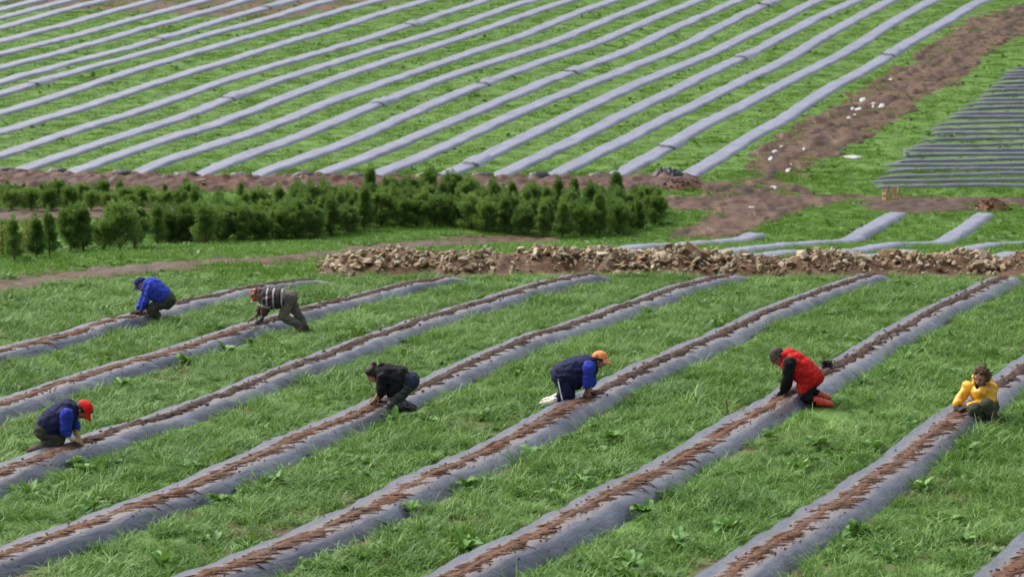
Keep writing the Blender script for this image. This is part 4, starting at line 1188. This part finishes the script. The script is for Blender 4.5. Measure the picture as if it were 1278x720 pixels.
    if sleeves:
        for i_ in range(2):
            sv = A; A2 = [A[i_]]
            fl = Flesh(); A_, A[:] = list(A), A2; sleeve(fl, .002); A[:] = A_; fl.build('sleeve', M[sleeves], R, .011, 2, .02, 9.)
    if gloves:
        for (S, E, Wr, Ti, pn, sd_), gm in zip(A, gloves):
            fl = Flesh(); hand(fl, Wr, Ti, pn, sd_, 1.12); fl.limb((lerp(Wr, E, .25), .037), (Wr, .034)); fl.build('glove', M[gm], R, .008, 2)
    return dict(R=R, H=H, Ch=Ch, Nk=Nk, Hd=Hd, HB=HB, A=A, L=L, P=P)
def hair(J, mat, lumps, s=1., name='hair', wr=.014, ws=34.):
    fl = Flesh()
    for (x, y, z, r) in lumps: fl.ball(J['Hd'] + J['HB'] @ Vector((x, y, z)) * s, r * s)
    fl.build(name, M[mat], J['R'], .0085, 2, wr, ws)
SHORT_HAIR = [(-.02, 0, .03, .098), (-.05, .03, 0, .07), (-.05, -.03, 0, .07), (-.055, 0, -.045, .055)]
DN = (0, 0, -1)
def bedD(px, py): return float(ground(px, py, .17).y)

# red cap, navy vest over blue sleeves
w = Worker(bedD(97, 552), 20, 480, 7.2, (330, 560), 'worker in red cap, navy vest and tan gloves kneeling at the lower left')
J = worker(w, (285, 385), (350, 320), (445, 255), (545, 218), (598, 222), (.55, -.12, -.82), (.8, 0, .6),
  [((455, 275, -.21), (445, 415, -.2), (512, 500, -.1), (560, 562, -.06), (.3, .2, -1), 1), ((480, 275, .2), (530, 370, .22), (548, 455, .12), (562, 520, .06), (0, 0, -1), -1)],
  [((270, 410, -.1), (385, 540, -.12), (190, 585, -.13), (125, 598, -.14)), ((270, 410, .12), (390, 530, .12), (200, 570, .13), (135, 580, .14))],
  (.165, .16, .155), 'navy', 'royal', 'olive', None, ['glove_tan', 'glove_tan'], 'skin_tan', .95, 1.25, top_name='vest', half=(.07, .07, .06), sleeve_r=.072, top_t=.5)
ball_cap(J['Hd'], J['HB'], M['red_cap'], J['R'], 1.02); hair(J, 'hair_dark', SHORT_HAIR[:1] + SHORT_HAIR[3:], .9)
S, E, Wr, Ti, pn, sd_ = J['A'][0]
fl = Flesh(); fl.limb((lerp(E, Wr, .6), .042), (lerp(E, Wr, .95), .04)); fl.build('wrist_band', M['white_cloth'], J['R'], .008, 2)
fl = Flesh(); fl.ball(J['Hd'] + J['HB'] @ Vector((.092, -.02, .085)), .02, .02, .02); fl.build('cap_badge', M['navy_cap'], J['R'], .006, 1)

# blue jacket and navy cap, squatting
w = Worker(bedD(172, 391), 150, 330, 9, (400, 560), 'worker in bright blue jacket and navy cap squatting at the far left bed')
J = worker(w, (520, 405), (460, 340), (355, 262), (285, 232), (240, 222), (-.78, -.1, -.62), (-.55, 0, .8),
  [((325, 285, -.2), (285, 420, -.2), (235, 540, -.1), (175, 565, -.05), (-.2, 0, -1), -1), ((310, 280, .2), (250, 410, .18), (200, 520, .1), (135, 553, .08), (-.2, 0, -1), 1)],
  [((520, 420, -.1), (340, 500, -.14), (430, 585, -.1), (345, 605, -.12)), ((520, 420, .1), (330, 490, .14), (430, 570, .12), (350, 590, .12))],
  (.155, .16, .165), 'royal', None, 'olive', None, ['glove_green', 'glove_black'], 'skin', 1., 1.75, half=(.07, .07, .07), top_t=.95)
ball_cap(J['Hd'], J['HB'], M['navy_cap'], J['R'], 1.04); hair(J, 'hair_grey', [(-.05, .0, -.01, .062), (-.055, 0, -.035, .05)], .98)

# striped jumper
def stripes(co, H, Ch, A):
    H_, C_ = np.array(H), np.array(Ch); ax = C_ - H_
    t = 1 - ((co - H_) @ ax) / (ax @ ax); u = np.clip(.12 + .72 * t, 0, 1)
    for S, E, Wr, Ti, pn, sd_ in A:
        S_, E_ = np.array(S), np.array(E); d = E_ - S_; s = ((co - S_) @ d) / (d @ d)
        r = np.linalg.norm(co - S_ - np.clip(s, 0, 1)[:, None] * d, axis=1)
        u = np.where((s > .3) & (r < .1), np.where((s > .38) & (s < .52), .3, np.where((s > .6), .18, .36)), u)
    return u
w = Worker(bedD(318, 402), 290, 340, 8, (560, 600), 'worker in striped jumper and patterned cap leaning over the bed')
J = worker(w, (575, 255), (475, 262), (365, 258), (300, 240), (252, 222), (-.62, -.1, -.75), (-.75, 0, .65),
  [((345, 285, -.2), (322, 395, -.18), (295, 465, -.12), (245, 525, -.08), (-.2, 0, -1), -1), ((315, 280, .2), (280, 385, .18), (235, 435, .14), (165, 468, .12), (-.3, 0, -1), 1)],
  [((570, 270, -.1), (505, 440, -.14), (690, 540, -.12), (680, 625, -.15)), ((580, 265, .1), (640, 400, .12), (715, 520, .12), (745, 580, .1))],
  (.135, .155, .16), 'striped', None, 'grey_trouser', None, ['glove_purple', 'glove_green'], 'skin_tan', 1.02, .98, top_name='jumper', half=(.07, .07, .07), top_t=.95, sleeve_r=.075, band=stripes, leg_r=(.095, .078, .062))
ball_cap(J['Hd'], J['HB'], M['pattern'], J['R'], 1.06); hair(J, 'hair_dark', [(-.05, .0, -.02, .066)], 1.)

# black hooded top, hair in a bun
w = Worker(bedD(467, 504), 440, 440, 8, (470, 540), 'worker in black hooded top with dark hair in a bun, kneeling')
J = worker(w, (545, 282), (450, 250), (330, 222), (255, 210), (205, 210), (-.7, -.2, -.68), (-.68, 0, .73),
  [((295, 245, -.19), (278, 395, -.18), (225, 470, -.1), (192, 505, -.08), (-.2, 0, -1), -1), ((310, 250, .15), (335, 385, .17), (270, 465, .1), (205, 495, .06), (-.3, 0, -1), 1)],
  [((550, 320, -.1), (400, 525, -.13), (560, 550, -.12), (615, 565, -.13)), ((550, 315, .1), (410, 505, .12), (560, 535, .12), (620, 545, .12))],
  (.15, .145, .14), 'black', None, 'wader', None, None, 'skin', .95, 1.08, top_name='hooded_top', half=(.065, .065, .065), hem_drop=[((410, 375), .10, .09)],
  shape_extra=lambda f, P: f.limb((P((285, 140, -.08)), .04), (P((290, 132, .0)), .045), (P((285, 140, .08)), .04)))
hair(J, 'hair_dark', SHORT_HAIR + [(.02, .04, .06, .06), (.02, -.04, .06, .06), (-.09, 0, .09, .05), (.0, .06, .0, .04), (.0, -.06, .0, .04)], .95)
fl = Flesh(); torso(fl, [(w.p(572, 282), .135), (w.p(520, 270), .14)], (.08, .08)); fl.build('jeans_seat', M['denim'], J['R'], .012, 3, .012, 11.)
fl = Flesh(); S, E, Wr, Ti, pn, sd_ = J['A'][1]; hand(fl, Wr, Ti, pn, sd_, 1.12); fl.limb((lerp(Wr, E, .3), .037), (Wr, .034)); fl.build('glove', M['glove_black'], J['R'], .008, 2)

# orange cap, navy vest, white boots
w = Worker(bedD(736, 491), 660, 425, 7.2, (300, 560), 'worker in orange cap, navy vest and white boots kneeling, facing right')
J = worker(w, (300, 305), (400, 275), (505, 240), (588, 205), (632, 172), (.93, -.1, -.3), (.3, 0, .95),
  [((540, 240, -.23), (525, 385, -.2), (522, 455, -.1), (530, 520, -.08), (.2, .1, -1), 1), ((540, 245, .22), (560, 380, .2), (545, 450, .14), (560, 505, .12), (.2, 0, -1), -1)],
  [((300, 330, -.11), (345, 515, -.13), (195, 560, -.13), (105, 585, -.14)), ((300, 330, .11), (360, 500, .13), (215, 545, .13), (130, 570, .13))],
  (.165, .175, .17), 'navy', 'royal', 'navy', 'boot_white', None, 'skin', .97, .98, top_name='vest', half=(.08, .08, .07), top_t=.55, sleeve_r=.078, leg_r=(.115, .09, .06), boot_t=.62,
  hem_drop=[((420, 370), .08, .1)])
ball_cap(J['Hd'], J['HB'], M['orange'], J['R'], 1.04); hair(J, 'hair_dark', SHORT_HAIR[:1] + [(-.09, 0, .015, .045), (-.115, 0, -.02, .04), (-.05, .03, -.03, .05), (-.05, -.03, -.03, .05)], .93)
a, b, c, d = J['L'][0]; V, F = [], []
pth = [w.p(266, 335, -.215), w.p(268, 380, -.225), w.p(280, 440, -.225), w.p(292, 495, -.22), w.p(300, 530, -.215)]
fl = Flesh(); fl.limb(*[(p, .0105) for p in pth]); fl.build('side_stripe', M['white_cloth'], J['R'], .007, 1)

# red jacket with black sleeves
w = Worker(bedD(977, 491), 940, 425, 6.858, (480, 540), 'worker in red jacket with black sleeves and orange-red boots')
J = worker(w, (500, 320), (430, 260), (340, 190), (270, 160), (212, 140), (-.7, .1, -.65), (-.6, 0, .8),
  [((315, 195, -.23), (285, 330, -.2), (262, 420, -.1), (235, 465, -.06), (-.2, 0, -1), -1), ((320, 200, .22), (300, 330, .2), (290, 420, .12), (265, 455, .1), (-.3, 0, -1), 1)],
  [((490, 370, -.1), (440, 490, -.13), (600, 560, -.15), (668, 612, -.17)), ((500, 360, .1), (450, 470, .13), (600, 480, .13), (650, 492, .13))],
  (.15, .17, .165), 'red', 'black', 'black', 'boot_red', ['glove_black', 'glove_black'], 'skin_tan', 1., 1.9, half=(.08, .08, .065), top_t=.3, pants=.82, sleeve_r=.078, boot_t=.6, leg_r=(.09, .075, .058),
  hem_drop=[((435, 410), .07, .11), ((520, 300), .11, .11)],
  shape_extra=lambda f, P: f.limb((P((270, 120, -.1)), .05), (P((310, 100, -.03)), .06), (P((310, 100, .05)), .06), (P((270, 120, .1)), .05)))
fl = Flesh(); HB = J['HB']
fl.ball(J['Hd'] + HB @ Vector((-.01, 0, .045)), .112, .094, .098, HB); fl.limb(*[(J['Hd'] + HB @ Vector((.105 * math.cos(t), .088 * math.sin(t), .022)), .016) for t in np.linspace(0, 6.2832, 13)]); fl.build('wool_hat', M['grey_hat'], J['R'], .009, 2, .01, 30.)

# yellow oilskin, sitting
w = Worker(bedD(1196, 511) + .05, 1170, 445, 7.58, (480, 560), 'worker in yellow raincoat with brown hair sitting on the right-hand bed')
J = worker(w, (470, 460, .05), (440, 405, .03), (402, 338, 0), (408, 275, -.02), (410, 200, -.08), (-.55, -.78, -.28), (-.1, -.2, .95),
  [((290, 285, .05), (215, 400, 0), (175, 455, -.12), (185, 515, -.2), (.3, -.2, -1), 1), ((510, 300, -.02), (500, 425, -.12), (290, 475, -.25), (200, 500, -.24), (-.2, .2, -1), -1)],
  [((440, 490, -.05), (335, 510, -.38), (400, 600, -.30), (390, 630, -.42)), ((500, 490, -.02), (465, 450, -.36), (530, 590, -.34), (545, 640, -.46))],
  (.15, .14, .115), 'yellow', None, 'olive', None, ['glove_black', 'glove_black'], 'skin_tan', 1.02, 1.92, top_name='raincoat', half=(.06, .06, .08), tsm=9, sleeve_r=.07, leg_r=(.095, .085, .07),
  shape_extra=lambda f, P: f.limb((P((320, 305, .02)), .075), (P((480, 310, .02)), .075), (P((500, 420, .05)), .1)).limb((P((350, 190, .07)), .035), (P((420, 150, .12)), .045), (P((490, 190, .08)), .035), (P((495, 250, .04)), .04)).limb((P((350, 190, .07)), .035), (P((352, 250, .02)), .035)))
hair(J, 'hair_brown', [(-.045, 0, .06, .098), (-.06, .04, .02, .075), (-.06, -.04, .02, .075), (.03, .03, .105, .042), (.03, -.03, .105, .042), (-.03, .075, -.01, .045), (-.03, -.075, -.01, .045), (-.06, 0, -.04, .06)], .96, wr=.035, ws=22.)
hair(J, 'hair_brown', [(.06, .03, -.085, .03), (.06, -.03, -.085, .03), (.075, 0, -.1, .032), (.03, .055, -.07, .026), (.03, -.055, -.07, .026)], 1., 'beard', .015, 40.)

fl = Flesh(); fl.limb((w.p(372, 268, -.11), .03), (w.p(385, 305, -.13), .03)); fl.limb((w.p(410, 275, -.06), .06), (w.p(400, 300, -.08), .055)); fl.build('shirt', M['black'], J['R'], .009, 2)

# dark clump on the bed behind the red jacket
g = Vector(NB['A'].point(int(np.argmin(np.abs(NB['A'].q[:, 1] - bedD(1027, 459)))), .0)); rows = []
for j in range(420):
    d = unit(RNG.normal(0, 1, 3) + np.array([0, 0, .5])); c = RNG.normal(0, 1, 3) * np.array([.04, .04, .025]) + np.array([0, 0, .06])
    rows.append((c, d, unit(np.cross(d, RNG.normal(0, 1, 3))), random.uniform(.03, .07), .009))
root = empty('seedling_bundle', tuple(g)); tag(root, 'dark bundle lying on the bed behind the worker in the red jacket', 'bundle')
tag(link('leaves', leaf_quads(rows, 'leaves', M['hair_dark']), None, root), kind='stuff')
V, F = [], []; tube(V, F, (-.05, -.03, .0), (.05, .03, .05), .05, .045, 10); link('wrap', mesh('wrap', V, F), M['glove_black'], root)
